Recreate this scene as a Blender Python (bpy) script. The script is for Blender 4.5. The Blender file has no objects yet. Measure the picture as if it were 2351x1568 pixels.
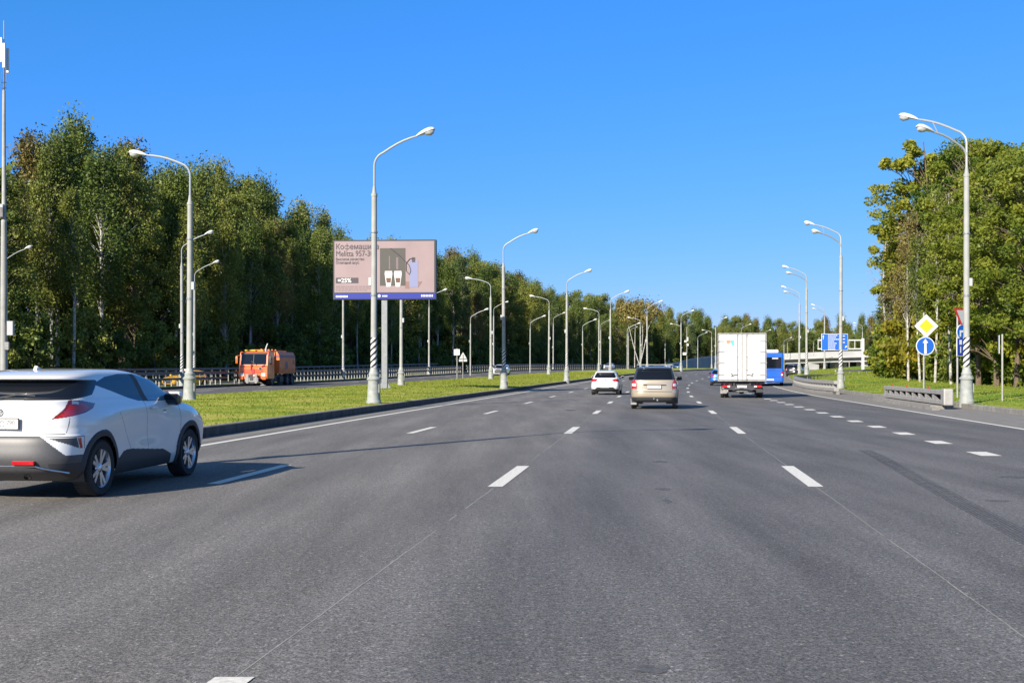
import bpy, bmesh, math, random
import numpy as np
from mathutils import Vector, Matrix
random.seed(7); rng = np.random.default_rng(11)
scene = bpy.context.scene
col = scene.collection
R = math.radians
# ---------------------------------------------------------------- camera
CAM_H = 1.49; FPX = 2600.0            # focal length in units of a 2351 px wide picture
cd = bpy.data.cameras.new('camera'); cam = bpy.data.objects.new('camera', cd); col.objects.link(cam)
cd.sensor_width = 36; cd.lens = 36*FPX/2351.0; cd.shift_y = 66/2351.0
cd.clip_start = 0.1; cd.clip_end = 6000
cam.location = (0, 0, CAM_H); cam.rotation_euler = (R(90), 0, 0)
scene.camera = cam
# ---------------------------------------------------------------- sky, sun, exposure
SUN_EL = 27.0; SAZ = (0.577, 0.817)   # ground direction in which shadows fall
w = bpy.data.worlds.new("World"); scene.world = w; w.use_nodes = True
nt = w.node_tree; bg = nt.nodes['Background']
sky = nt.nodes.new('ShaderNodeTexSky'); sky.sky_type = 'NISHITA'; sky.sun_disc = False
sky.sun_elevation = R(SUN_EL); sky.sun_rotation = math.atan2(-SAZ[0], -SAZ[1])
sky.altitude = 0; sky.air_density = 1.0; sky.dust_density = 0.15; sky.ozone_density = 5.0
hs = nt.nodes.new('ShaderNodeHueSaturation'); hs.inputs['Saturation'].default_value = 1.12; hs.inputs['Value'].default_value = 1.0
nt.links.new(sky.outputs[0], hs.inputs['Color']); 
sp = nt.nodes.new('ShaderNodeSeparateColor'); cb_ = nt.nodes.new('ShaderNodeCombineColor'); nt.links.new(hs.outputs[0], sp.inputs[0])
for i, (k, g) in enumerate(((0.48, 1.0), (1.38, 0.58), (1.36, 1.0))):     # clear northern autumn sky: deeper blue than the default air
    p_ = nt.nodes.new('ShaderNodeMath'); p_.operation = 'POWER'; p_.inputs[1].default_value = g; nt.links.new(sp.outputs[i], p_.inputs[0])
    q_ = nt.nodes.new('ShaderNodeMath'); q_.operation = 'MULTIPLY'; q_.inputs[1].default_value = k; nt.links.new(p_.outputs[0], q_.inputs[0]); m_ = nt.nodes.new('ShaderNodeMath'); m_.operation = 'MINIMUM'; m_.inputs[1].default_value = 7.6; nt.links.new(q_.outputs[0], m_.inputs[0]); nt.links.new(m_.outputs[0], cb_.inputs[i])
tcw = nt.nodes.new('ShaderNodeTexCoord'); szw = nt.nodes.new('ShaderNodeSeparateXYZ'); nt.links.new(tcw.outputs['Generated'], szw.inputs[0])
mrw = nt.nodes.new('ShaderNodeMapRange'); nt.links.new(szw.outputs['Z'], mrw.inputs[0]); mrw.inputs[1].default_value = .33; mrw.inputs[2].default_value = .60
mxw = nt.nodes.new('ShaderNodeMix'); mxw.data_type = 'RGBA'; nt.links.new(mrw.outputs[0], mxw.inputs[0]); nt.links.new(cb_.outputs[0], mxw.inputs[6]); nt.links.new(sky.outputs[0], mxw.inputs[7])
nt.links.new(mxw.outputs[2], bg.inputs['Color'])
bg.inputs['Strength'].default_value = 0.083
sl = bpy.data.lights.new('sun', 'SUN'); so = bpy.data.objects.new('sun', sl); col.objects.link(so)
sl.energy = 5.0; sl.angle = R(0.5); sl.color = (1.0, 0.91, 0.78)
ce = math.cos(R(SUN_EL))
so.rotation_euler = Vector((SAZ[0]*ce, SAZ[1]*ce, -math.sin(R(SUN_EL)))).to_track_quat('-Z', 'Y').to_euler()
so.location = (-40, -60, 60)
vs = scene.view_settings; vs.view_transform = 'Standard'; vs.look = 'None'; vs.exposure = 0.8; vs.gamma = 1
scene.cycles.max_bounces = 6; scene.cycles.diffuse_bounces = 2; scene.cycles.glossy_bounces = 3
scene.cycles.transmission_bounces = 3; scene.cycles.transparent_max_bounces = 6

# ---------------------------------------------------------------- materials
def mat(name, color, rough=0.6, metal=0.0, coat=0.0, spec=0.5, noise=None, bump=None, emis=None):
    m = bpy.data.materials.new(name); m.use_nodes = True; t = m.node_tree; b = t.nodes['Principled BSDF']
    c = (*color, 1)
    b.inputs['Base Color'].default_value = c; b.inputs['Roughness'].default_value = rough
    b.inputs['Metallic'].default_value = metal; b.inputs['Coat Weight'].default_value = coat
    b.inputs['Specular IOR Level'].default_value = spec; b.inputs['Coat Roughness'].default_value = 0.04
    tc = t.nodes.new('ShaderNodeTexCoord')
    if noise:
        sc, amt = noise
        n = t.nodes.new('ShaderNodeTexNoise'); n.inputs['Scale'].default_value = sc; n.inputs['Detail'].default_value = 6
        t.links.new(tc.outputs['Object'], n.inputs['Vector'])
        r = t.nodes.new('ShaderNodeValToRGB'); r.color_ramp.elements[0].position = 0.3; r.color_ramp.elements[1].position = 0.7
        r.color_ramp.elements[0].color = (*[max(0, v*(1-amt)) for v in color], 1)
        r.color_ramp.elements[1].color = (*[min(1, v*(1+amt)) for v in color], 1)
        t.links.new(n.outputs['Fac'], r.inputs['Fac']); t.links.new(r.outputs['Color'], b.inputs['Base Color'])
    if bump:
        n2 = t.nodes.new('ShaderNodeTexNoise'); n2.inputs['Scale'].default_value = bump[0]; n2.inputs['Detail'].default_value = 4
        t.links.new(tc.outputs['Object'], n2.inputs['Vector'])
        bp = t.nodes.new('ShaderNodeBump'); bp.inputs['Strength'].default_value = bump[1]; bp.inputs['Distance'].default_value = bump[2]
        t.links.new(n2.outputs['Fac'], bp.inputs['Height']); t.links.new(bp.outputs[0], b.inputs['Normal'])
    if emis:
        b.inputs['Emission Color'].default_value = (*emis[0], 1); b.inputs['Emission Strength'].default_value = emis[1]
    return m

def leafmat(name, c1, c2, transl=0.35):
    m = bpy.data.materials.new(name); m.use_nodes = True; t = m.node_tree; b = t.nodes['Principled BSDF']
    at = t.nodes.new('ShaderNodeAttribute'); at.attribute_name = 'tint'
    oi = t.nodes.new('ShaderNodeObjectInfo')
    add = t.nodes.new('ShaderNodeMath'); add.operation = 'MULTIPLY_ADD'; add.inputs[1].default_value = 0.5
    t.links.new(oi.outputs['Random'], add.inputs[0])
    sc = t.nodes.new('ShaderNodeMath'); sc.operation = 'MULTIPLY'; sc.inputs[1].default_value = 0.6
    t.links.new(at.outputs['Fac'], sc.inputs[0]); t.links.new(sc.outputs[0], add.inputs[2])
    r = t.nodes.new('ShaderNodeValToRGB'); e = r.color_ramp.elements
    e[0].position = 0.1; e[0].color = (*c1, 1); e[1].position = 0.95; e[1].color = (*c2, 1)
    t.links.new(add.outputs[0], r.inputs['Fac'])
    t.links.new(r.outputs[0], b.inputs['Base Color']); b.inputs['Roughness'].default_value = 0.5
    b.inputs['Specular IOR Level'].default_value = 0.3
    tr = t.nodes.new('ShaderNodeBsdfTranslucent'); t.links.new(r.outputs[0], tr.inputs['Color'])
    mx = t.nodes.new('ShaderNodeMixShader'); mx.inputs[0].default_value = transl
    out = t.nodes['Material Output']
    t.links.new(b.outputs[0], mx.inputs[1]); t.links.new(tr.outputs[0], mx.inputs[2]); t.links.new(mx.outputs[0], out.inputs['Surface'])
    return m

def asphalt(name, cA, cB, lane=True):
    m = bpy.data.materials.new(name); m.use_nodes = True; t = m.node_tree; b = t.nodes['Principled BSDF']
    L = t.links.new
    tc = t.nodes.new('ShaderNodeTexCoord'); P = tc.outputs['Object']
    def noise(scale, detail=3, rough=0.6, vec=None):
        n = t.nodes.new('ShaderNodeTexNoise'); n.inputs['Scale'].default_value = scale; n.inputs['Detail'].default_value = detail
        n.inputs['Roughness'].default_value = rough; L(vec or P, n.inputs['Vector']); return n.outputs['Fac']
    def mr(v, a, b_, c, d):
        n = t.nodes.new('ShaderNodeMapRange'); L(v, n.inputs[0])
        for i, q in enumerate((a, b_, c, d)): n.inputs[i+1].default_value = q
        return n.outputs[0]
    def mul(a, b_):
        n = t.nodes.new('ShaderNodeMath'); n.operation = 'MULTIPLY'; L(a, n.inputs[0]); L(b_, n.inputs[1]); return n.outputs[0]
    # direction along the lanes: stretch the large noise so it streaks with the traffic
    mp = t.nodes.new('ShaderNodeMapping'); mp.inputs['Rotation'].default_value = (0, 0, R(7.2)); mp.inputs['Scale'].default_value = (1.3, 0.12, 1)
    L(P, mp.inputs['Vector'])
    sx = t.nodes.new('ShaderNodeSeparateXYZ'); L(P, sx.inputs[0])
    xp = t.nodes.new('ShaderNodeMath'); xp.operation = 'MULTIPLY_ADD'; L(sx.outputs['Y'], xp.inputs[0]); xp.inputs[1].default_value = -0.126; L(sx.outputs['X'], xp.inputs[2])
    nz = noise(1.2, 4)
    xa = t.nodes.new('ShaderNodeMath'); xa.operation = 'MULTIPLY_ADD'; L(nz, xa.inputs[0]); xa.inputs[1].default_value = 1.4; L(xp.outputs[0], xa.inputs[2])
    f = mr(xa.outputs[0], -2.0, -0.2, 0, 1)
    mx = t.nodes.new('ShaderNodeMix'); mx.data_type = 'RGBA'; L(f, mx.inputs[0]); mx.inputs[6].default_value = (*cA, 1); mx.inputs[7].default_value = (*cB, 1)
    streak = mr(noise(1.0, 5, 0.65, mp.outputs[0]), 0.33, 0.67, 0.78, 1.2)
    big = mr(noise(0.35, 3), 0.3, 0.7, 0.93, 1.07)
    grain = mr(noise(58, 4, 0.8), 0.37, 0.63, 0.36, 1.72)
    mid = mul(mr(noise(21, 3, 0.75), 0.35, 0.65, 0.68, 1.32), mr(noise(7, 3, 0.65), 0.3, 0.7, 0.92, 1.08))
    vo = t.nodes.new('ShaderNodeTexVoronoi'); vo.inputs['Scale'].default_value = 62; L(P, vo.inputs['Vector'])
    chip = t.nodes.new('ShaderNodeSeparateColor'); L(vo.outputs['Color'], chip.inputs[0])
    chipf = mr(chip.outputs[0], 0.96, 1.0, 1.0, 2.0)
    wt = t.nodes.new('ShaderNodeMath'); wt.operation = 'SINE'; wq = t.nodes.new('ShaderNodeMath'); wq.operation = 'MULTIPLY_ADD'; L(xp.outputs[0], wq.inputs[0]); wq.inputs[1].default_value = 2*math.pi/1.85; wq.inputs[2].default_value = 1.1; L(wq.outputs[0], wt.inputs[0])
    track = mr(wt.outputs[0], -1, 1, .93, 1.07)
    k = mul(mul(mul(mul(streak, big), mul(grain, mid)), chipf), track)
    vm = t.nodes.new('ShaderNodeVectorMath'); vm.operation = 'SCALE'; L(mx.outputs[2], vm.inputs[0]); L(k, vm.inputs['Scale'])
    L(vm.outputs[0], b.inputs['Base Color'])
    b.inputs['Roughness'].default_value = 0.78; b.inputs['Specular IOR Level'].default_value = 0.35
    bp = t.nodes.new('ShaderNodeBump'); bp.inputs['Strength'].default_value = 0.55; bp.inputs['Distance'].default_value = 0.008
    L(noise(70, 2, 0.7), bp.inputs['Height']); L(bp.outputs[0], b.inputs['Normal'])
    return m

def grassmat(name, c1, c2, c3):
    m = bpy.data.materials.new(name); m.use_nodes = True; t = m.node_tree; b = t.nodes['Principled BSDF']; L = t.links.new
    tc = t.nodes.new('ShaderNodeTexCoord')
    def noise(s, d): 
        n = t.nodes.new('ShaderNodeTexNoise'); n.inputs['Scale'].default_value = s; n.inputs['Detail'].default_value = d; L(tc.outputs['Object'], n.inputs['Vector']); return n.outputs['Fac']
    r = t.nodes.new('ShaderNodeValToRGB'); e = r.color_ramp.elements
    e[0].position = 0.37; e[0].color = (*c1, 1); e[1].position = 0.62; e[1].color = (*c3, 1); x = e.new(0.5); x.color = (*c2, 1)
    L(noise(0.42, 9), r.inputs['Fac'])
    mr = t.nodes.new('ShaderNodeMapRange'); L(noise(14, 4), mr.inputs[0]); mr.inputs[1].default_value = .3; mr.inputs[2].default_value = .7; mr.inputs[3].default_value = .84; mr.inputs[4].default_value = 1.16
    vm = t.nodes.new('ShaderNodeVectorMath'); vm.operation = 'SCALE'; L(r.outputs[0], vm.inputs[0]); L(mr.outputs[0], vm.inputs['Scale'])
    L(vm.outputs[0], b.inputs['Base Color']); b.inputs['Roughness'].default_value = 0.9; b.inputs['Specular IOR Level'].default_value = 0.1
    bp = t.nodes.new('ShaderNodeBump'); bp.inputs['Strength'].default_value = .45; bp.inputs['Distance'].default_value = .04
    L(noise(18, 4), bp.inputs['Height']); L(bp.outputs[0], b.inputs['Normal'])
    return m

M = {}
M['road'] = asphalt('asphalt', (0.148, 0.139, 0.126), (0.113, 0.109, 0.106))
M['road2'] = asphalt('asphalt_far', (0.104, 0.100, 0.098), (0.104, 0.100, 0.098))
M['shoulder'] = mat('dusty_asphalt', (0.19, 0.178, 0.16), 0.9, noise=(3, .2), bump=(40, .4, .01))
M['paint'] = mat('road_paint', (0.68, 0.655, 0.575), 0.6, noise=(26, .17))
M['paint_worn'] = mat('worn_road_paint', (0.27, 0.262, 0.24), 0.8, noise=(12, .2))
M['tar'] = mat('tyre_mark', (0.085, 0.085, 0.09), 0.75, noise=(30, .35))
M['tar2'] = mat('patch_tar', (0.12, 0.12, 0.125), 0.8, noise=(20, .3))
M['curb'] = mat('kerb_concrete', (0.23, 0.22, 0.20), 0.9, noise=(2, .25), bump=(30, .4, .01))
M['curbdark'] = mat('kerb_dirty', (0.16, 0.155, 0.15), 0.9, noise=(3, .3))
M['kerbface'] = mat('kerb_stained_shaded_face', (0.07, 0.066, 0.062), 0.9, noise=(3, .35))  # black stain plus the shade of the side turned from the sun, as colour
M['grass'] = grassmat('grass_turf', (0.15, 0.21, 0.022), (0.25, 0.30, 0.03), (0.40, 0.36, 0.09))
M['grassR'] = grassmat('grass_turf_verge', (0.09, 0.18, 0.02), (0.17, 0.25, 0.028), (0.28, 0.30, 0.05))
M['floor'] = grassmat('forest_floor', (0.035, 0.045, 0.015), (0.06, 0.07, 0.02), (0.11, 0.10, 0.03))
M['blade'] = leafmat('grass_blades', (0.21, 0.27, 0.028), (0.32, 0.34, 0.05), 0.5)
M['steel'] = mat('galvanised_steel', (0.24, 0.25, 0.26), 0.5, 0.3, noise=(4, .12))
M['steel_lt'] = mat('light_barrier_steel', (0.33, 0.32, 0.30), 0.55, 0.2, noise=(5, .15))
M['steel_dk'] = mat('weathered_rail', (0.13, 0.12, 0.125), 0.6, 0.3, noise=(4, .2))
M['white'] = mat('white_paint', (0.60, 0.60, 0.59), 0.45, noise=(3, .06))
M['pole'] = mat('concrete_pole', (0.31, 0.315, 0.295), 0.7, noise=(2.2, .12), bump=(30, .2, .005))
M['pedestal'] = mat('cast_pedestal', (0.29, 0.305, 0.29), 0.6, noise=(5, .18), bump=(25, .3, .01))
M['mast'] = mat('painted_mast', (0.36, 0.38, 0.38), 0.4, 0.3)
M['black'] = mat('black_paint', (0.018, 0.018, 0.02), 0.5)
M['lens'] = mat('lamp_lens', (0.45, 0.46, 0.46), 0.15, spec=.7)
M['rubber'] = mat('tyre_rubber', (0.022, 0.022, 0.023), 0.85, bump=(60, .3, .01))
M['alloy'] = mat('alloy_rim', (0.60, 0.62, 0.66), 0.25, 0.85)
M['plastic'] = mat('dark_plastic', (0.035, 0.036, 0.04), 0.6)
M['clad'] = mat('grey_cladding', (0.065, 0.065, 0.068), 0.45, noise=(30, .08))
M['glass'] = mat('tinted_glass', (0.006, 0.008, 0.012), 0.03, spec=0.45)
M['glasslt'] = mat('light_window_glass', (0.10, 0.17, 0.23), 0.04, spec=0.7)
M['carwhite'] = mat('white_car_paint', (0.70, 0.70, 0.68), 0.28, coat=1.0)
M['carbeige'] = mat('beige_car_paint', (0.42, 0.355, 0.26), 0.28, 0.35, coat=1.0)
M['carblue'] = mat('blue_car_paint', (0.02, 0.12, 0.42), 0.28, 0.2, coat=1.0)
M['carblack'] = mat('black_car_paint', (0.02, 0.02, 0.024), 0.2, coat=1.0)
M['caryellow'] = mat('yellow_taxi_paint', (0.75, 0.42, 0.04), 0.3, coat=1.0)
M['carsilver'] = mat('silver_car_paint', (0.66, 0.68, 0.70), 0.3, 0.3, coat=1.0)
M['red'] = mat('red_lamp', (0.42, 0.008, 0.012), 0.08, coat=1.0)
M['reddark'] = mat('dark_red_lamp', (0.16, 0.006, 0.012), 0.08, coat=1.0)
M['clear'] = mat('clear_lamp', (0.62, 0.62, 0.60), 0.06, coat=1.0)
M['amber'] = mat('amber_lamp', (0.75, 0.25, 0.02), 0.1, coat=1.0)
M['chrome'] = mat('chrome', (0.7, 0.7, 0.72), 0.12, 1.0)
M['orange'] = mat('orange_truck_paint', (0.76, 0.115, 0.010), 0.4, coat=.5, noise=(3, .1))
M['tank'] = mat('faded_orange_tank', (0.74, 0.19, 0.04), 0.5, noise=(2, .12))
M['tankpur'] = mat('tank_stripe', (0.24, 0.09, 0.10), 0.5)
M['busblue'] = mat('blue_bus_paint', (0.008, 0.095, 0.46), 0.3, coat=.8)
M['signblue'] = mat('sign_blue', (0.006, 0.085, 0.40), 0.45)
M['signblue2'] = mat('direction_sign_blue', (0.015, 0.12, 0.52), 0.45)
M['signblue3'] = mat('sign_dark_blue', (0.008, 0.03, 0.26), 0.45)
M['signyellow'] = mat('sign_yellow', (0.56, 0.43, 0.015), 0.45)
M['signred'] = mat('sign_red', (0.42, 0.02, 0.02), 0.45)
M['signwhite'] = mat('sign_white', (0.60, 0.60, 0.58), 0.45)
M['signgrey'] = mat('sign_back', (0.40, 0.41, 0.42), 0.6)
M['boxwhite'] = mat('truck_box_panel', (0.50, 0.50, 0.485), 0.45, coat=.1, noise=(2.2, .11))
M['boxgrey'] = mat('truck_box_trim', (0.24, 0.235, 0.225), 0.5, noise=(8, .25))
M['bridge'] = mat('bridge_concrete', (0.36, 0.36, 0.355), 0.85, noise=(.4, .14))
M['bridgeface'] = mat('bridge_parapet_panel', (0.33, 0.335, 0.335), 0.7, noise=(.3, .14))
M['wall'] = mat('retaining_wall', (0.20, 0.25, 0.29), 0.85, noise=(.4, .15))
M['bark_birch'] = mat('birch_bark', (0.36, 0.35, 0.32), 0.8, noise=(4.5, .6))
M['bark'] = mat('brown_bark', (0.13, 0.095, 0.065), 0.9, noise=(5, .3))
M['twig'] = mat('grey_twig', (0.36, 0.31, 0.28), 0.9, noise=(5, .3))
M['leafA'] = leafmat('leaves_olive', (0.062, 0.100, 0.018), (0.26, 0.275, 0.052), .25)
M['leafB'] = leafmat('leaves_green', (0.048, 0.090, 0.018), (0.185, 0.23, 0.045), .25)
M['leafC'] = leafmat('leaves_brown', (0.10, 0.095, 0.025), (0.28, 0.225, 0.065), .28)
M['leafE'] = leafmat('leaves_mid_green', (0.060, 0.115, 0.016), (0.24, 0.28, 0.042), .42)
M['leafY'] = leafmat('leaves_yellow', (0.15, 0.16, 0.018), (0.36, 0.30, 0.03), .45)
M['leafG'] = leafmat('leaves_bright', (0.085, 0.145, 0.016), (0.34, 0.35, 0.045), .45)
M['leafD'] = leafmat('needles_dark', (0.05, 0.08, 0.03), (0.14, 0.18, 0.06), .2)
M['adpink'] = mat('poster_pink', (0.275, 0.20, 0.205), 0.5, noise=(.5, .09))
M['adgrey'] = mat('poster_grey', (0.065, 0.060, 0.052), 0.5, noise=(3, .05))
M['addark'] = mat('poster_dark', (0.055, 0.045, 0.055), 0.5)
M['adlilac'] = mat('poster_lilac', (0.20, 0.215, 0.36), 0.5)
M['adbrown'] = mat('poster_coffee', (0.12, 0.06, 0.04), 0.5)
M['adsalmon'] = mat('poster_salmon', (0.22, 0.125, 0.11), 0.5)
M['adblue'] = mat('billboard_blue', (0.018, 0.03, 0.26), 0.4)
M['adfaint'] = mat('poster_small_print', (0.17, 0.12, 0.13), 0.5)
M['platetext'] = mat('plate_text_grey', (0.13, 0.13, 0.14), 0.6)
M['interior'] = mat('seat_yellow', (0.45, 0.42, 0.05), 0.7)
M['stick_r'] = mat('sticker_red', (0.75, 0.22, 0.12), 0.5)
M['stick_t'] = mat('sticker_teal', (0.10, 0.50, 0.50), 0.5)

# ---------------------------------------------------------------- mesh helpers
class MB:
    def __init__(s): s.v = []; s.f = []; s.m = []; s.sm = []; s.mi = 0
    def add(s, vs, fs, smooth=False):
        o = len(s.v); s.v += [tuple(v) for v in vs]
        for f in fs: s.f.append(tuple(o+i for i in f)); s.m.append(s.mi); s.sm.append(smooth)
    def box(s, c, d, rz=0, rx=0, ry=0, bev=0.0):
        x, y, z = d[0]/2, d[1]/2, d[2]/2
        if bev > 0:
            bm = bmesh.new(); bmesh.ops.create_cube(bm, size=1)
            for v in bm.verts: v.co = Vector((v.co.x*d[0], v.co.y*d[1], v.co.z*d[2]))
            bmesh.ops.bevel(bm, geom=list(bm.edges), offset=min(bev, min(d)*.45), segments=2, affect='EDGES', profile=.5)
            bm.verts.ensure_lookup_table(); V = [v.co.copy() for v in bm.verts]; F = [[v.index for v in f.verts] for f in bm.faces]; bm.free()
        else:
            V = [Vector((a*x, b*y, e*z)) for a in (-1, 1) for b in (-1, 1) for e in (-1, 1)]
            F = [(0, 1, 3, 2), (4, 6, 7, 5), (0, 4, 5, 1), (2, 3, 7, 6), (0, 2, 6, 4), (1, 5, 7, 3)]
        m = Matrix.Translation(c) @ Matrix.Rotation(rz, 4, 'Z') @ Matrix.Rotation(ry, 4, 'Y') @ Matrix.Rotation(rx, 4, 'X')
        s.add([m @ v for v in V], F, False)
    def tube(s, pts, rad, n=8, caps=True):
        pts = [Vector(p) for p in pts]
        if not hasattr(rad, '__len__'): rad = [rad]*len(pts)
        V = []; up = None
        for i, p in enumerate(pts):
            t = (pts[min(i+1, len(pts)-1)]-pts[max(i-1, 0)]).normalized()
            if up is None: up = Vector((0, 1, 0)) if abs(t.y) < .9 else Vector((1, 0, 0))
            a = t.cross(up).normalized(); b = t.cross(a).normalized(); up = -b if False else up
            for k in range(n):
                th = 2*math.pi*k/n; V.append(p+a*math.cos(th)*rad[i]+b*math.sin(th)*rad[i])
        F = []
        for i in range(len(pts)-1):
            for k in range(n): F.append((i*n+k, i*n+(k+1) % n, (i+1)*n+(k+1) % n, (i+1)*n+k))
        s.add(V, F, True)
        if caps: s.add(V[:n], [tuple(range(n))]); s.add(V[-n:], [tuple(range(n))][::1])
    def lathe(s, prof, n=16, c=(0, 0, 0), axis='z'):
        V = []; F = []
        for r, z in prof:
            for k in range(n):
                th = 2*math.pi*k/n; a, b = r*math.cos(th), r*math.sin(th)
                if axis == 'z': V.append((c[0]+a, c[1]+b, c[2]+z))
                elif axis == 'x': V.append((c[0]+z, c[1]+a, c[2]+b))
                else: V.append((c[0]+a, c[1]+z, c[2]+b))
        for i in range(len(prof)-1):
            for k in range(n): F.append((i*n+k, i*n+(k+1) % n, (i+1)*n+(k+1) % n, (i+1)*n+k))
        s.add(V, F, True)
    def prism(s, poly, axis, a, b):
        n = len(poly)
        def P(u, v, t): return {'x': (t, u, v), 'y': (u, t, v), 'z': (u, v, t)}[axis]
        V = [P(u, v, a) for u, v in poly]+[P(u, v, b) for u, v in poly]
        F = [tuple(range(n)), tuple(range(2*n-1, n-1, -1))]+[(i, (i+1) % n, n+(i+1) % n, n+i) for i in range(n)]
        s.add(V, F)
    def build(s, name, mats, parent=None, sharp=None):
        me = bpy.data.meshes.new(name); me.from_pydata(s.v, [], s.f)
        if not isinstance(mats, (list, tuple)): mats = [mats]
        for m in mats: me.materials.append(M[m] if isinstance(m, str) else m)
        me.polygons.foreach_set('material_index', s.m); me.polygons.foreach_set('use_smooth', s.sm)
        me.update(); o = bpy.data.objects.new(name, me); col.objects.link(o)
        bm = bmesh.new(); bm.from_mesh(me); bmesh.ops.remove_doubles(bm, verts=bm.verts, dist=1e-5); bmesh.ops.recalc_face_normals(bm, faces=bm.faces); bm.to_mesh(me); bm.free()
        if any(s.sm): 
            try: me.set_sharp_from_angle(angle=R(40))
            except Exception: pass
        if parent: o.parent = parent
        return o
def tag(o, label=None, cat=None, group=None, kind=None):
    if label: o['label'] = label
    if cat: o['category'] = cat
    if group: o['group'] = group
    if kind: o['kind'] = kind
    return o
def empty(name, loc, rz, label, cat, group=None):
    o = bpy.data.objects.new(name, None); col.objects.link(o); o.location = loc; o.rotation_euler = (0, 0, rz)
    o.empty_display_size = .2
    return tag(o, label, cat, group)
CH = {}
def dup(o, parent=None):
    c = o.copy(); col.objects.link(c)
    if parent: c.parent = parent
    kids = CH.get(o.name)
    if kids is None: kids = CH[o.name] = list(o.children)
    for k in kids: dup(k, c)
    return c

def pchip(xs, ys):
    xs = np.asarray(xs, float); ys = np.asarray(ys, float); h = np.diff(xs); d = np.diff(ys)/h
    m = np.zeros(len(xs)); m[0] = d[0]; m[-1] = d[-1]
    for i in range(1, len(xs)-1):
        if d[i-1]*d[i] > 0:
            w1 = 2*h[i]+h[i-1]; w2 = h[i]+2*h[i-1]; m[i] = (w1+w2)/(w1/d[i-1]+w2/d[i])
    def f(x):
        x = np.asarray(x, float); i = np.clip(np.searchsorted(xs, x)-1, 0, len(h)-1); t = (x-xs[i])/h[i]
        lo = x < xs[0]; hi = x > xs[-1]
        r = (1+2*t)*(1-t)**2*ys[i]+t*(1-t)**2*h[i]*m[i]+t*t*(3-2*t)*ys[i+1]+t*t*(t-1)*h[i]*m[i+1]
        r = np.where(lo, ys[0]+m[0]*(x-xs[0]), r); return np.where(hi, ys[-1]+m[-1]*(x-xs[-1]), r)
    return f
# ---------------------------------------------------------------- ground plan (metres; +Y is the viewing direction)
_E = pchip([22.6, 41.8, 73.3, 110, 146.6, 183, 221, 260, 305, 366, 458], [-6.11, -3.70, .40, 6.3, 14.1, 24.1, 37.5, 52.4, 73, 103, 154])
_G1 = pchip([-60, 60, 88, 124, 159, 200, 239, 275, 320, 380, 460], [-46, -30.2, -25.2, -18.2, -11.2, -1.6, 9.3, 22, 42, 72, 116])
_ML = pchip([-60, 30, 59.6, 73, 102, 136, 172.6, 205, 240, 280, 330, 400], [-33, -21, -17.0, -15.2, -10.9, -4.2, 4.8, 14, 26, 42, 66, 104])
_Z = pchip([-80, 60, 73, 92, 110, 137, 168, 205, 237, 273, 300, 330, 355, 420, 600], [0, 0, .01, .10, .20, .46, .83, 1.28, 1.52, 1.62, 1.45, .4, -.7, -.9, -.5])
def slope(f, y): return (f(np.asarray(y)+.5)-f(np.asarray(y)-.5))
def E(y, d=0.0): return _E(y)+d*np.sqrt(1+slope(_E, y)**2)
def G1(y, d=0.0): return _G1(y)+d*np.sqrt(1+slope(_G1, y)**2)
def ML(y, d=0.0): return _ML(y)+d*np.sqrt(1+slope(_ML, y)**2)
def Z(y): return _Z(y)
def head(f, y): return math.atan(float(slope(f, y)))       # heading to the right of +Y
def mound(y): return .24+.12*np.clip((np.asarray(y)-40)/30, 0, 1)
def px(u, y): return (u-1175.5)/FPX*y                       # sideways metres of a bearing at distance y

def ribbon(name, fa, fb, y0, y1, dz, m, nx=1, step=2.0, zf=None, kind='structure', jit=None):
    ys = np.arange(y0, y1+1e-6, step); V = []; F = []
    for y in ys:
        a, b = float(fa(y)), float(fb(y))
        for i in range(nx+1):
            t = i/nx; z = float(Z(y))+(zf(y, t) if zf else 0)+dz; V.append((a+(b-a)*t, y, z))
    n = nx+1
    for j in range(len(ys)-1):
        for i in range(nx): F.append((j*n+i, j*n+i+1, (j+1)*n+i+1, (j+1)*n+i))
    me = bpy.data.meshes.new(name); me.from_pydata(V, [], F); me.materials.append(M[m]); me.polygons.foreach_set('use_smooth', [True]*len(F))
    o = bpy.data.objects.new(name, me); col.objects.link(o); o['kind'] = kind; return o

def joints(m):
    t = m.node_tree; b = t.nodes['Principled BSDF']; tc = t.nodes.new('ShaderNodeTexCoord'); sx = t.nodes.new('ShaderNodeSeparateXYZ'); t.links.new(tc.outputs['Object'], sx.inputs[0])
    f = t.nodes.new('ShaderNodeMath'); f.operation = 'FRACT'; t.links.new(sx.outputs['Y'], f.inputs[0]); l = t.nodes.new('ShaderNodeMath'); l.operation = 'GREATER_THAN'; l.inputs[1].default_value = .025; t.links.new(f.outputs[0], l.inputs[0])
    r = t.nodes.new('ShaderNodeMapRange'); t.links.new(l.outputs[0], r.inputs[0]); r.inputs[3].default_value = .35
    src = b.inputs['Base Color'].links[0].from_socket; v = t.nodes.new('ShaderNodeVectorMath'); v.operation = 'SCALE'; t.links.new(src, v.inputs[0]); t.links.new(r.outputs[0], v.inputs['Scale']); t.links.new(v.outputs[0], b.inputs['Base Color'])
joints(M['curb']); joints(M['kerbface'])
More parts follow.
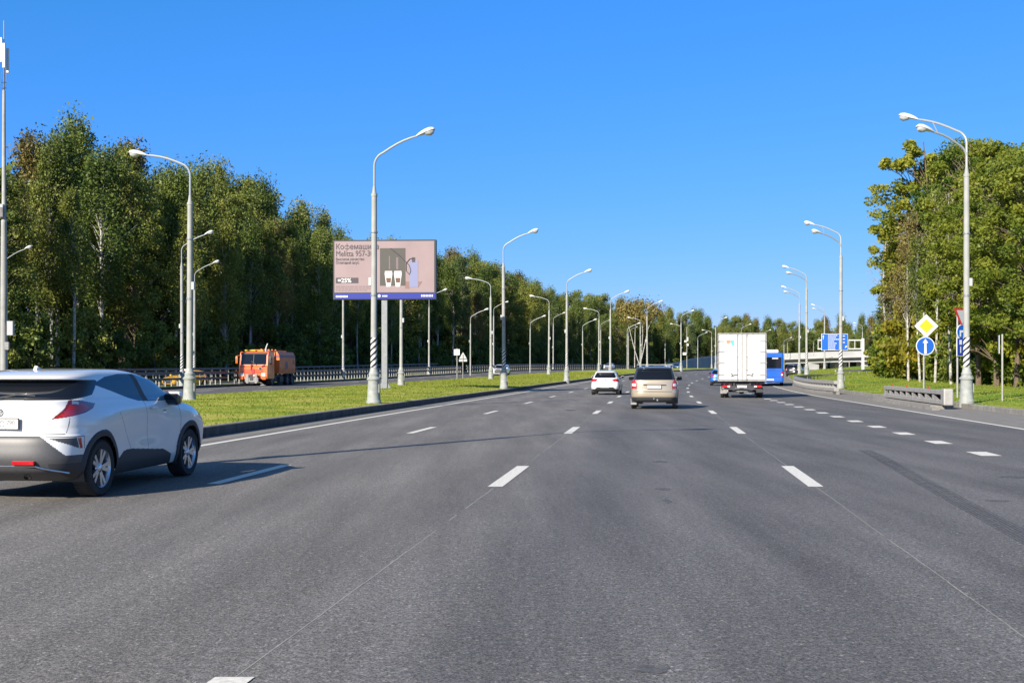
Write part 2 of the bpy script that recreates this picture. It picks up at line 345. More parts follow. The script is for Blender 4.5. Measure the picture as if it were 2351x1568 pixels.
# base terrain: one sheet to the horizon
def terrain():
    xs = np.concatenate([np.linspace(-2500, -150, 12), np.linspace(-120, 220, 35), np.linspace(260, 2500, 12)])
    ys = np.concatenate([np.linspace(-600, -80, 6), np.arange(-60, 480, 10), np.linspace(520, 3500, 14)])
    V = [(x, y, float(Z(min(y, 600)))-.22) for y in ys for x in xs]; n = len(xs)
    F = [(j*n+i, j*n+i+1, (j+1)*n+i+1, (j+1)*n+i) for j in range(len(ys)-1) for i in range(n-1)]
    me = bpy.data.meshes.new('ground'); me.from_pydata(V, [], F); me.materials.append(M['floor'])
    o = bpy.data.objects.new('ground', me); col.objects.link(o); o['kind'] = 'structure'
terrain()
ribbon('main_road', lambda y: E(y, -1.0), lambda y: E(y, 19.0), -60, 420, 0, 'road', 4)
ribbon('oncoming_road', lambda y: G1(y, .55), lambda y: ML(y, -.15), -60, 420, 0, 'road2', 3)
ribbon('side_road', lambda y: G1(y, -10), lambda y: G1(y, -3.0), -60, 330, .0, 'road2', 2)
ribbon('verge', lambda y: G1(y, -3.0), lambda y: G1(y, .25), -60, 400, .12, 'grassR', 2)
ribbon('forest_verge', lambda y: G1(y, -60), lambda y: G1(y, -10), -60, 420, .05, 'floor', 8, 4)
ribbon('median_grass', lambda y: ML(y, .0), lambda y: E(y, -1.18), -60, 400, 0, 'grass', 8, 2, zf=lambda y, t: .17+(float(mound(y))-.17)*min(1, 4*t, 4*(1-t)))
ribbon('gutter', lambda y: E(y, -1.0), lambda y: E(y, -.35), -60, 200, .004, 'shoulder', 1)
# right shoulder, widening into the exit
ribbon('road_shoulder', lambda y: E(y, 18.2), lambda y: E(y, 21.2), -60, 300, .006, 'shoulder', 2)
def rg(y, t): return .16+.24*min(1, max(0, (y-30)/40))*min(1, t*6)+.35*min(1, max(0, (y-80)/40))*min(1, t*6)+.35*t
ribbon('verge_grass', lambda y: E(y, 21.2), lambda y: E(y, 60), -20, 330, 0, 'grassR', 12, 3, zf=rg)
def kerb(name, f, d0, d1, y0, y1, h, m='curb', step=2.0, face='kerbface'):
    b = MB(); ys = np.arange(y0, y1+1e-6, step)
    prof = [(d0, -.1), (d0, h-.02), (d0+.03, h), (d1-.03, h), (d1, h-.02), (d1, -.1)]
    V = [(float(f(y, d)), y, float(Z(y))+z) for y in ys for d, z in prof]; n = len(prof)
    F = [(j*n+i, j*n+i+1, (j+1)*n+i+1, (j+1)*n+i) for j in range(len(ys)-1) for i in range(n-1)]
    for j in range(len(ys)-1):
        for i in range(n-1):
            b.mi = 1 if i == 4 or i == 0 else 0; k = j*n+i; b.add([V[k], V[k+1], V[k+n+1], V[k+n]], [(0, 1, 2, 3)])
    b.mi = 0; b.add(V[:n], [tuple(range(n))]); b.add(V[-n:], [tuple(range(n))])
    o = b.build(name, [m, face]); o['kind'] = 'structure'; return o
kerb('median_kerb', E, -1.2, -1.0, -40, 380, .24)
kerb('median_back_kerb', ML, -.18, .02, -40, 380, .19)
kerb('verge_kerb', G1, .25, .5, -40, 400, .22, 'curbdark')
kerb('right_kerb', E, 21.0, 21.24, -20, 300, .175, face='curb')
# markings
def stripe(mb, f, d, wd, y0, y1, dz=.005, step=2.0):
    n = max(1, int(math.ceil((y1-y0)/step))); ys = np.linspace(y0, y1, n+1)
    V = []; 
    for y in ys:
        z = float(Z(y))+dz; V += [(float(f(y, d-wd/2)), y, z), (float(f(y, d+wd/2)), y, z)]
    mb.add(V, [(2*i, 2*i+1, 2*i+3, 2*i+2) for i in range(n)])
mk = MB()
stripe(mk, E, 0, .17, -20, 300)
stripe(mk, E, 18.15, .2, -20, 260)
def dashes(f, d, y0, n, L=3.0, P=12.0, wd=.17):
    y = y0
    for i in range(n):
        c = math.cos(head(f, y)); stripe(mk, f, d, wd, y, y+L*c, .0055, 1.5); y += P*c
dashes(E, 3.15, 15.0-24, 24)
dashes(E, 6.86, 14.46-24.2, 24, 3.15, 12.2, .19)
dashes(E, 10.93, 14.46-24.2, 24, 3.15, 12.2, .19)
dashes(E, 14.7, 20.0-10, 50, 1.0, 3.25, .36)
for dd in (-3.9, -7.8): dashes(ML, dd, 20.0, 24)
stripe(mk, ML, -.75, .15, -20, 330)
stripe(mk, G1, 1.5, .15, -20, 330)
o = mk.build('road_markings', 'paint'); o['kind'] = 'structure'
# seams, tyre marks
sm = MB()
for d, y0, y1, wd in ((6.89, 3, 70, .018), (10.96, 3, 60, .015), (3.2, 8, 45, .010)):
    y = y0
    while y < y1:
        L = random.uniform(.08, .8)
        if random.random() < .9: stripe(sm, E, d+random.uniform(-.004, .004)-.03, wd*random.uniform(.45, .8), y, min(y+L, y1), .0012, 5)
        y += L
o = sm.build('lane_seam', 'paint_worn'); o['kind'] = 'structure'
tm = MB()
def flat_path(mb, pts, wd, dz=.0045):
    V = []
    for i, (x, y) in enumerate(pts):
        a = pts[max(i-1, 0)]; b = pts[min(i+1, len(pts)-1)]; dx, dy = b[0]-a[0], b[1]-a[1]; l = math.hypot(dx, dy)
        nx_, ny_ = dy/l*wd/2, -dx/l*wd/2; z = float(Z(y))+dz
        V += [(x-nx_, y-ny_, z), (x+nx_, y+ny_, z)]
    mb.add(V, [(2*i, 2*i+1, 2*i+3, 2*i+2) for i in range(len(pts)-1)])
def gp(u, v): y = FPX*CAM_H/(v-850.0); return (px(u, y), y)
def fading(m, sc, lo, hi):
    t = m.node_tree; o = t.nodes['Material Output']; b = t.nodes['Principled BSDF']; tr = t.nodes.new('ShaderNodeBsdfTransparent'); mx = t.nodes.new('ShaderNodeMixShader')
    tc = t.nodes.new('ShaderNodeTexCoord'); n = t.nodes.new('ShaderNodeTexNoise'); n.inputs['Scale'].default_value = sc; n.inputs['Detail'].default_value = 6; n.inputs['Roughness'].default_value = .7; t.links.new(tc.outputs['Object'], n.inputs['Vector'])
    r = t.nodes.new('ShaderNodeMapRange'); t.links.new(n.outputs['Fac'], r.inputs[0]); r.inputs[1].default_value = .3; r.inputs[2].default_value = .7; r.inputs[3].default_value = lo; r.inputs[4].default_value = hi
    t.links.new(r.outputs[0], mx.inputs[0]); t.links.new(tr.outputs[0], mx.inputs[1]); t.links.new(b.outputs[0], mx.inputs[2]); t.links.new(mx.outputs[0], o.inputs['Surface'])
fading(M['tar'], 7, .0, .85); fading(M['tar2'], 14, 0.0, 1.0)
sk = [gp(*p) for p in ((1984, 1033), (2020, 1050), (2070, 1078), (2130, 1112), (2200, 1150), (2280, 1193), (2351, 1232), (2430, 1275))]
for off, wd_ in ((-.12, .02), (-.085, .03), (-.045, .034), (0, .03), (.045, .034), (.085, .03), (.125, .018)):
    flat_path(tm, [(x+off, y) for x, y in sk], wd_, .0012)
o = tm.build('tyre_mark', 'tar'); o['kind'] = 'structure'
tp = MB()
for (u, v, w_, h_) in ((1310, 942, .5, 1.5), (1525, 1123, .25, .3), (2330, 1095, .5, .35), (1532, 1150, .1, .5), (2295, 1150, .3, .3), (1492, 1535, .22, .2), (1515, 1060, .3, .5)):
    x, y = gp(u, v); n = 14
    tp.add([(x+w_/2*math.cos(2*math.pi*k/n)*random.uniform(.6, 1.1), y+h_/2*math.sin(2*math.pi*k/n)*random.uniform(.6, 1.1), float(Z(y))+.0045) for k in range(n)], [tuple(range(n))])
cr = [gp(*p) for p in ((1518, 1000), (1523, 1060), (1519, 1110), (1526, 1160), (1524, 1215), (1530, 1250))]
o = tp.build('asphalt_stain', 'tar2'); o['kind'] = 'structure'

# ---------------------------------------------------------------- grass blades (nobody could count them)
def blades(name, n, fa, fb, y0, y1, hf, hs=(.02, .05), seed=1, m='blade', power=1.7):
    r = np.random.default_rng(seed)
    u = r.random(n)**power; y = y0+(y1-y0)*u; t = r.random(n)
    a = fa(y); b = fb(y); x = a+(b-a)*t
    z = Z(y)+np.array([hf(yy, tt) for yy, tt in zip(y, t)])-.005
    th = r.random(n)*math.pi; s = (1+y/45); hh = r.uniform(*hs, n)*(.7+.3*s); wd = .012*s*r.uniform(.7, 1.4, n)
    lx, ly = r.normal(0, .35, n)*hh, r.normal(0, .35, n)*hh
    V = np.zeros((n, 3, 3)); c, q = np.cos(th)*wd, np.sin(th)*wd
    V[:, 0] = np.stack([x-c, y-q, z], 1); V[:, 1] = np.stack([x+c, y+q, z], 1); V[:, 2] = np.stack([x+lx, y+ly, z+hh], 1)
    me = bpy.data.meshes.new(name); me.vertices.add(3*n); me.loops.add(3*n); me.polygons.add(n)
    me.vertices.foreach_set('co', V.reshape(-1)); me.loops.foreach_set('vertex_index', np.arange(3*n)); me.polygons.foreach_set('loop_start', np.arange(n)*3)
    me.update(calc_edges=True); at = me.attributes.new('tint', 'FLOAT', 'FACE')
    cl = .5+.5*np.sin(x*.7+2*np.sin(y*.21))*np.cos(y*.33+x*.2); at.data.foreach_set('value', np.clip(cl*.7+r.random(n)*.4, 0, 1.2))
    me.materials.append(M[m]); o = bpy.data.objects.new(name, me); col.objects.link(o)
    tag(o, kind='stuff'); return o
hm = lambda y, t: .17+(float(mound(y))-.17)*min(1, 4*t, 4*(1-t))
tag(blades('grass', 60000, lambda y: ML(y, .1), lambda y: E(y, -1.2), 20, 170, hm, seed=3), 'short yellow green grass on the raised strip between the two carriageways', 'grass')
tag(blades('grass', 45000, lambda y: E(y, 21.2), lambda y: E(y, 45), 30, 170, rg, seed=4), 'mown green grass on the verge below the right hand trees', 'grass')

# ================================================================ street lamps
def lamp_head(mb, p, d, L=.78, W=.30):
    """cobra head: starts at p, points along d (unit)"""
    d = Vector(d).normalized(); side = d.cross(Vector((0, 0, 1))).normalized(); up = side.cross(d).normalized()
    sec = [(0, .04, .04), (.08, .07, .07), (.25, .12, .12), (.5, .17, .155), (.75, .19, .16), (.92, .15, .12), (1.0, .07, .05)]
    n = 12; V = []
    for t, a, b in sec:
        for k in range(n):
            th = 2*math.pi*k/n; uu = math.sin(th)*b; uu = uu if uu > 0 else uu*.25
            V.append(Vector(p)+d*(t*L)+side*(math.cos(th)*a*W/.3)+up*uu)
    F = [(i*n+k, i*n+(k+1) % n, (i+1)*n+(k+1) % n, (i+1)*n+k) for i in range(len(sec)-1) for k in range(n)]
    mb.add(V, F, True); mb.add(V[-n:], [tuple(range(n))]); mb.add(V[:n], [tuple(range(n))])
def lamp_lens(mb, p, d, L=.78, W=.30):
    d = Vector(d).normalized(); side = d.cross(Vector((0, 0, 1))).normalized(); up = side.cross(d).normalized()
    sec = [(.42, .08, .01), (.5, .14, .10), (.7, .17, .17), (.88, .13, .13), (.95, .05, .03)]; n = 12; V = []
    for t, a, b in sec:
        for k in range(n):
            th = 2*math.pi*k/n; uu = math.sin(th)*b; uu = uu if uu < 0 else .0
            V.append(Vector(p)+d*(t*L)+side*(math.cos(th)*a*W/.3)+up*(uu-.012))
    F = [(i*n+k, i*n+(k+1) % n, (i+1)*n+(k+1) % n, (i+1)*n+k) for i in range(len(sec)-1) for k in range(n)]
    mb.add(V, F, True)
def make_post(sideways=1, striped=True, double=False, H=8.15, top=10.45, rise=.9, reach=1.95, slim=False):
    """root at the base, arm along +x*sideways"""
    root = empty('street_lamp', (0, 0, 0), 0, 'x', 'street lamp')
    k = .8 if slim else 1.0
    b = MB()
    if not slim:
        b.lathe([(0, -.4), (.30, -.4), (.295, .0), (.29, .05), (.27, .07), (.265, .1), (.225, .82), (.235, .86), (.27, .88), (.275, .93), (.24, .96), (.19, 1.02), (.20, 1.06), (.205, 1.12), (.175, 1.16), (.15, 1.3), (.13, 1.34), (.0, 1.34)], 24)
        b.box((.24, -.03, .55), (.03, .16, .34))
        b.build('pedestal', 'pedestal', root)
        g = MB(); g.box((.258, -.03, .56), (.012, .12, .26), bev=.004); g.build('access_door', 'steel', root)
    b = MB()
    z0 = 1.3 if not slim else -.3
    b.lathe([(.128*k, z0), (.127*k, 1.5), (.118*k, 4.2), (.118*k, 4.21), (.108*k, H-.05), (.125*k, H-.05), (.125*k, H+.06), (.09*k, H+.07), (.055*k, H+.35), (.0, H+.36)], 14)
    b.build('post', 'pole', root)
    if striped:
        g = MB(); g.lathe([(.1295, 1.37), (.1285, 2.55)], 16); w_ = g.build('striped_band', 'white', root)
        s_ = MB(); n = 40; r0 = .132
        for j in range(8):                                  # black helical bands
            V = []
            for i in range(n+1):
                th = 2*math.pi*i/n; zc = .90+j*.235+th/(2*math.pi)*.70
                for dz in (-.05, .05):
                    V.append((r0*math.cos(th), r0*math.sin(th), min(2.55, max(1.37, zc+dz))))
            s_.add(V, [(2*i, 2*i+1, 2*i+3, 2*i+2) for i in range(n)], True)
        s_.build('black_stripe', 'black', w_)
    b = MB(); b.box((-.15*sideways, 0, 4.75), (.12, .16, .32), bev=.01); b.build('junction_box', 'signgrey' if not slim else 'steel', root)
    for za, zc in ((4.18, 4.26), (6.66, 6.72)):
        b = MB(); b.lathe([(.1*k, za), (.14*k, za), (.14*k, zc), (.1*k, zc)], 14); b.build('clamp_band', 'steel', root)
    def arm(az, T, rch, rs):
        c, s = math.cos(az)*sideways, math.sin(az)
        pts = [(0, 0, H), (0, 0, T-1.15)]
        for i in range(1, 7):
            a = i/6*math.pi/2*.78; rr = .55; pts.append((c*rr*(1-math.cos(a)), s*rr*(1-math.cos(a)), T-1.15+rr*math.sin(a)))
        e = Vector(pts[-1]); x0 = math.hypot(e.x, e.y); end = Vector((c*rch, s*rch, T-1.15+.55*math.sin(math.pi/2*.78)+rs*(rch-x0)))
        for i in range(1, 6):
            t = i/5; q = e.lerp(end, t); q.z += .08*math.sin(t*math.pi); pts.append(q)
        b = MB(); b.tube(pts, [.05]+[.045]*(len(pts)-2)+[.032], 8); b.build('arm', 'mast', root)
        d = (Vector(pts[-1])-Vector(pts[-2])).normalized(); d.z += .06
        p = Vector(pts[-1])
        h = MB(); lamp_head(h, p-d*.05, d); ho = h.build('lamp_head', 'white', root)
        l = MB(); lamp_lens(l, p-d*.05, d); l.build('lamp_glass', 'lens', ho)
        k2 = MB(); k2.lathe([(.03, 0), (.035, .05), (.02, .09), (0, .1)], 8, c=tuple(p+d*.12+Vector((0, 0, .04)))); k2.build('light_sensor', 'black', ho)
        return pts
    if double:
        p1 = arm(R(22), top+.75, reach+.15, rise*.45); p2 = arm(R(-18), top+.15, reach-.25, rise*.45)
        b = MB(); b.tube([p1[-3], p2[-2]], .02, 6); b.build('brace', 'mast', root)
    else: arm(0, top, reach, rise*.5)
    return root
P_R = make_post(1, True, reach=1.75); P_L = make_post(-1, False, rise=.5); P_LS = make_post(1, True, H=9.3, top=11.7)
P_D = make_post(-1, True, True, H=9.0, top=10.7, rise=.9, reach=1.75); P_S = make_post(1, False, slim=True, H=7.0, top=9.0)
first = {}
def put(proto, x, y, z, rz, label, group):
    if proto.name in first: o = dup(proto)
    else: o = proto; first[proto.name] = 1; CH[proto.name] = list(proto.children)
    o.location = (x, y, z); o.rotation_euler = (random.uniform(-.005, .005), random.uniform(-.005, .005), rz); o['label'] = label; o['group'] = group
    return o
gR = 'median lamps with arms over the near carriageway'; gL = 'median lamps with arms over the oncoming carriageway'
gO = 'lamps along the far guardrail'; gS = 'lamps of the side road below the forest'; gD = 'twin arm lamps on the right verge'
rows = [(11.6, -9.6, 'street lamp just outside the picture that throws the long shadow over the lanes'),
        (44.6, px(858, 44.6), 'tall striped street lamp directly in front of the billboard'),
        (77.4, px(1157, 77.4), 'striped foot street lamp beside the oncoming white jeep'), (110, px(1301, 110), 'striped foot street lamp left of the white hatchback'),
        (144, px(1401, 144), 'striped foot street lamp right above the white hatchback'), (170, px(1486, 170), 'striped foot street lamp rising behind the beige car'),
        (204.6, px(1563.5, 204.6), 'striped foot street lamp beside the start of the blue grey ramp wall'), (236.7, px(1643, 236.7), 'distant street lamp at the left edge of the white truck'),
        (273, px(1702, 273), 'far street lamp showing its head over the white truck roof'), (305, px(1750, 305), 'far street lamp head above the right half of the truck'), (335, px(1800, 335), 'farthest street lamp of the median row near the overpass')]
for y, x, lab in rows:
    h = head(_E, y); put(P_R, x, y, float(Z(y))+float(mound(y))-.03, -h-.03, lab, gR)
rows = [(47, px(435, 47), 'tall grey street lamp behind the white crossover with its arm to the left'), (82.5, px(921, 82.5), 'grey street lamp right of the billboard post, head showing above the board'),
        (115, px(1127, 115), 'plain footed street lamp beside the white jeep, arm to the left'), (148, px(1260, 148), 'plain footed street lamp between the white jeep and the white hatchback'),
        (187, px(1375, 187), 'plain street lamp behind the white hatchback, arm to the left'), (227.5, px(1470, 227.5), 'plain street lamp over the beige car roof left side, arm to the left'),
        (262, px(1564, 262), 'small street lamp above the ramp wall, arm to the left'), (298, px(1634, 298), 'small street lamp close left of the truck, arm to the left'), (340, px(1760, 340), 'tiny street lamp above the truck, arm to the left')]
for y, x, lab in rows:
    h = head(_E, y); put(P_L, x, y, float(Z(y))+float(mound(y))-.03, -h, lab, gL)
rows = [(99, px(10, 99), 'curved arm lamp beside the telecom mast at the left edge'), (113, px(446, 113), 'lamp hidden behind the tall near lamp, head showing right of it'), (88, px(418, 88), 'street lamp with striped foot just left behind the tall near lamp'), (124, px(788, 124), 'street lamp seen under the left half of the billboard'), (159, px(985, 159), 'street lamp under the right edge of the billboard'),
        (195, px(1133, 195), 'thin lamp behind the white jeep at the far guardrail'), (239, px(1270, 239), 'thin lamp at the far guardrail left of the striped lamp'), (275, px(1379, 275), 'thin lamp at the far guardrail above the white hatchback'),
        (310, px(1443, 310), 'thin lamp at the far guardrail left of the beige car')]
for y, x, lab in rows:
    h = head(_G1, y); put(P_LS, x, y, float(Z(y))+.1, -h, lab, gO)
rows = [(160, px(1080, 160), 'slim lamp standing before dark trees left of the white jeep', 1), (187, px(1217, 187), 'slim lamp before dark trees right of the white jeep', 1), (205, px(1338, 205), 'slim lamp before the trees above the white hatchback', 1),
        (225, px(1440, 225), 'slim lamp left of the bare forked trees', 1), (270, px(1527, 270), 'slim lamp before olive trees right of the beige car', 1), (320, px(1663, 320), 'slim lamp head peeking over the truck', 1), (300, px(1602, 300), 'slim lamp left of the truck above the ramp wall', 1),
        (372, px(1868, 372), 'slim lamp on the overpass beside the twin arm lamps', 1), (385, px(1808, 385), 'slim lamp on the overpass behind the bus', 1)]
for i, (y, x, lab, s_) in enumerate(rows):
    zz = float(Z(y))+.1
    if y > 365: zz = 6.2
    if x > 40 and 290 < y < 330: zz = 2.2
    o = put(P_S, x, y, zz, -head(_G1, y), lab, gS)
    if y > 365: o.scale = (.8, .8, .62)
rows = [(45.2, px(2219, 45.2), 'tall twin arm lamp with striped post beside the give way sign'), (79.4, px(1930, 79.4), 'twin arm striped lamp in front of the blue direction sign'), (118, px(1852, 118), 'twin arm lamp rising left of the blue direction sign'),
        (152, px(1835, 152), 'twin arm lamp above the dark car, left of the sign'), (205, px(1893, 205), 'distant twin arm lamp showing through the direction sign bottom'), (290, px(1980, 290), 'far twin arm lamp beside the sign gantry post')]
for y, x, lab in rows:
    zz = float(Z(y))+rg(y, .1); put(P_D, x, y, zz, -head(_E, y)+.02, lab, gD)

# lamps' cable on the near poles and mast
def mast():
    y = 80.0; x = px(9, y); t = empty('telecom_mast', (x, y, -.1), 0, 'tall slender telecom mast with white panel antennas on top, at the left edge', 'mast')
    b = MB(); b.lathe([(.0, 0), (.26, 0), (.24, 6), (.19, 12), (.19, 12.15), (.15, 12.2), (.12, 18.5), (.10, 21.3), (.03, 21.4), (.03, 26.2), (.0, 26.3)], 14); b.build('shaft', 'pole', t)
    for i, (dx, dy, z0) in enumerate(((-.14, -.16, 23.4), (.08, -.18, 23.0), (.24, .06, 22.7))):
        b = MB(); b.box((dx, dy, z0+.75), (.19, .12, 1.75), bev=.03); b.build('antenna_panel', 'white', t)
    b = MB(); b.lathe([(.05, 0), (.045, 1.9)], 8, c=(0.02, 0, 21.3)); b.tube([(.05, 0, 21.6), (.25, 0, 21.9), (.2, 0, 22.6)], .02, 6); b.tube([(-.05, 0, 21.4), (-.2, 0, 21.7), (-.15, 0, 22.6)], .02, 6)
    for z in (21.5, 21.9): b.tube([(.16*math.cos(a), .16*math.sin(a), z) for a in np.linspace(0, 2*math.pi, 13)], .015, 5)
    b.build('cable_loop', 'steel_dk', t)
    b = MB(); b.box((-.1, -.24, 12.8), (.35, .22, .95), bev=.02); b.build('radio_unit', 'signgrey', t)
    b = MB(); b.box((.0, -.32, 12.7), (.22, .18, .7), bev=.02); b.build('radio_unit', 'steel_dk', t)
    b = MB(); b.box((.52, -.1, 4.55), (.42, .3, 1.0), bev=.02); b.build('equipment_cabinet', 'signgrey', t)
    b = MB(); b.box((.3, -.15, 3.3), (.3, .25, .55), bev=.02); b.build('equipment_cabinet', 'boxgrey', t)
    b = MB(); b.tube([(.18, -.2, 12), (.24, -.22, 8), (.2, -.24, 5), (.35, -.2, 3.8)], .025, 6); b.build('cable', 'black', t)
mast()

# ================================================================ guard rails
def guard_rail(name, path, label, top=.95, plate=.5, period=1.0, dz=0.2, dark=False, maxposts=100, thick=.10, detail=True):
    pts = [Vector((p[0], p[1], 0)) for p in path]
    t = empty(name, (pts[0].x, pts[0].y, 0), 0, label, 'guardrail'); O = pts[0]
    zs = [float(Z(p.y))+dz for p in pts]
    def bar(za, zb, th, m, nm):
        b = MB(); V = []
        for i, p in enumerate(pts):
            d = (pts[min(i+1, len(pts)-1)]-pts[max(i-1, 0)]).normalized(); n = Vector((d.y, -d.x, 0))*th/2
            for q, z in ((-n, za), (n, za), (n, zb), (-n, zb)): v = p-O+q; V.append((v.x, v.y, zs[i]+z))
        F = [(4*i+k, 4*i+(k+1) % 4, 4*i+4+(k+1) % 4, 4*i+4+k) for i in range(len(pts)-1) for k in range(4)]
        b.add(V, F); b.add(V[:4], [(0, 1, 2, 3)]); b.add(V[-4:], [(0, 1, 2, 3)]); return b.build(nm, m, t)
    bar(top-.20, top, thick*1.5, 'steel_dk' if dark else 'steel_lt', 'top_beam'); bar(top-plate-.22, top-plate-.04, thick*1.4, 'steel_dk' if dark else 'steel_lt', 'lower_beam')
    seg = [(pts[i+1]-pts[i]).length for i in range(len(pts)-1)]; tot = sum(seg); n = int(tot/period); k = 0; acc = 0
    rest = MB(); proto = None
    for j in range(n):
        s = (j+.5)*period
        while k < len(seg)-1 and s > acc+seg[k]: acc += seg[k]; k += 1
        f = (s-acc)/seg[k]; p = pts[k].lerp(pts[k+1], f)-O; z = zs[k]+(zs[k+1]-zs[k])*f; d = (pts[k+1]-pts[k]).normalized(); a = math.atan2(d.y, d.x)
        def fill(mb, ox, oy, oz, a):
            mb.box((ox, oy, oz+top-plate/2-.13), (.34, .05, plate-.10), rz=a+R(32)); mb.box((ox-.03*math.cos(a), oy-.03*math.sin(a), oz+(top-plate-.22)/2-.12), (.10, .07, top-plate-.0), rz=a)
        if j < maxposts:
            if proto is None:
                b = MB(); fill(b, 0, 0, 0, 0); proto = b.build('post', 'steel_lt', t); q = proto
            else: q = proto.copy(); col.objects.link(q); q.parent = t
            q.location = (p.x, p.y, z); q.rotation_euler = (0, 0, a)
        else: fill(rest, p.x, p.y, z, a)
    if thick > .15: bar(-.2, .10, thick*2, 'curb', 'plinth')
    if rest.v: r_ = rest.build('post_row', 'steel_lt', t); r_['kind'] = 'stuff'
    return t
def along(f, d, y0, y1, st=4.0): return [(float(f(y, d)), y) for y in np.arange(y0, y1+.1, st)]
guard_rail('guardrail', along(G1, -.45, 40, 96), 'long steel guardrail with dark top rail running behind the orange sweeper truck', top=1.2, plate=.42, period=.95, dz=.1, dark=True)
guard_rail('guardrail', along(G1, -.45, 97, 178), 'steel guardrail with white uprights between the billboard post and the white jeep', top=1.2, plate=.42, period=.95, dz=.1, dark=True)
guard_rail('guardrail', along(G1, -.45, 179, 330), 'far steel guardrail with white uprights curving right behind the white hatchback', top=1.2, plate=.42, period=1.5, dz=.1, dark=True)
guard_rail('guardrail', along(G1, -10.6, 70, 200), 'back guardrail at the foot of the dark forest beyond the side road', top=1.45, plate=.45, period=1.9, dz=.05, dark=True)
# near right barrier on a concrete plinth
def bp(u, v, z): y = FPX*(CAM_H-z)/(v-850.0); return (px(u, y), y)
A = bp(2036, 912, .16); B = bp(2172, 930, .16)
def near_barrier():
    a, b_ = Vector((*A, 0)), Vector((*B, 0)); L = (b_-a).length; d = (b_-a).normalized(); ang = math.atan2(d.y, d.x)
    t = empty('crash_barrier', (a.x, a.y, float(Z(a.y))+.17), ang, 'short grey crash barrier with red reflectors in front of the diamond sign', 'crash barrier')
    h = .56
    m = MB(); m.box((L/2, 0, h-.09), (L, .30, .17), bev=.02); m.build('top_beam', 'steel_lt', t)
    m = MB(); m.box((L/2, 0, .09), (L, .32, .17), bev=.02); m.build('lower_beam', 'steel_lt', t)
    n = 9; x1 = .2; pw_ = (L-.55)/n
    m = MB(); m.box((L/2-.1, .05, h/2), (L-.5, .02, h-.36)); m.build('opening_shade', 'black', t)  # black sheet behind the webs, painting in the shade of the openings
    for i in range(n):
        xa = x1+i*pw_; m = MB(); m.prism([(xa, .17), (xa+pw_*.80, .17), (xa, h-.20)], 'y', -.11, -.08); m.prism([(xa-pw_*.16, .17), (xa, .17), (xa, h-.20), (xa-pw_*.16, h-.20)], 'y', -.12, .0); m.build('web_plate', 'steel_lt', t)
    m = MB(); m.box((L+.16, 0, h/2+.02), (.55, .36, h+.08), bev=.05); m.build('end_block', 'steel_lt', t)
    for x in (L*.13, L*.42, L*.78):
        m = MB(); m.box((x, -.05, h+.05), (.13, .04, .10), bev=.01); m.build('reflector', 'signred', t)
    m = MB(); m.prism([(-.5, -.22), (L-.1, -.22), (L-.1, -.03), (-.5, -.03)], 'y', -.55, .3); m.box((L/2+.3, -.62, -.16), (L+1.8, .3, .16)); m.build('plinth', 'curb', t)
near_barrier()
cb = [(19.9, 69.5), (20.15, 73), (20.5, 77), (21.2, 82), (22.1, 87), (23.3, 93), (25.0, 100), (27.2, 107), (30.3, 114), (33.5, 117.5)]
f_ = pchip([p[1] for p in cb], [p[0] for p in cb])
guard_rail('curved_barrier', [(float(f_(y)), y) for y in np.arange(69.5, 117.6, 2)], 'curved beige crash barrier bending around the grass nose beside the exit', top=.78, plate=.42, period=.95, dz=.06, thick=.2)
guard_rail('guardrail', [(34, 119), (38, 123), (43, 130), (49, 140), (56, 150)], 'thin white guardrail on top of the grass rise below the direction sign', top=.8, plate=.35, period=2.0, dz=.45)

# ================================================================ signs
def disc(mb, c, r, y, n=28, a0=0): mb.add([(c[0]+r*math.cos(2*math.pi*k/n+a0), y, c[1]+r*math.sin(2*math.pi*k/n+a0)) for k in range(n)], [tuple(range(n))])
def text_mesh(parent, s, size, loc, m, name='lettering', align='LEFT', bold=0.0, rot=(R(90), 0, 0), sx=1.0):
    c = bpy.data.curves.new(name, 'FONT'); c.body = s; c.size = size; c.align_x = align; c.extrude = 0.0; c.resolution_u = 3
    o = bpy.data.objects.new(name+'_src', c); col.objects.link(o); dg = bpy.context.evaluated_depsgraph_get()
    me = bpy.data.meshes.new_from_object(o.evaluated_get(dg)); bpy.data.objects.remove(o); me.materials.clear(); me.materials.append(M[m])
    if bold:                                              # heavier strokes: the same outline laid a few millimetres to each side
        bm = bmesh.new(); bm.from_mesh(me); g = list(bm.verts)+list(bm.edges)+list(bm.faces)
        for dx, dy, dz in ((bold, 0, .0006), (-bold, 0, .0012), (0, bold, .0018), (0, -bold, .0024)):
            r = bmesh.ops.duplicate(bm, geom=g); bmesh.ops.translate(bm, verts=[v for v in r['geom'] if isinstance(v, bmesh.types.BMVert)], vec=(dx, dy, dz))
        bm.to_mesh(me); bm.free()
    q = bpy.data.objects.new(name, me); col.objects.link(q); q.parent = parent; q.location = loc; q.rotation_euler = rot; q.scale = (sx, 1, 1); return q
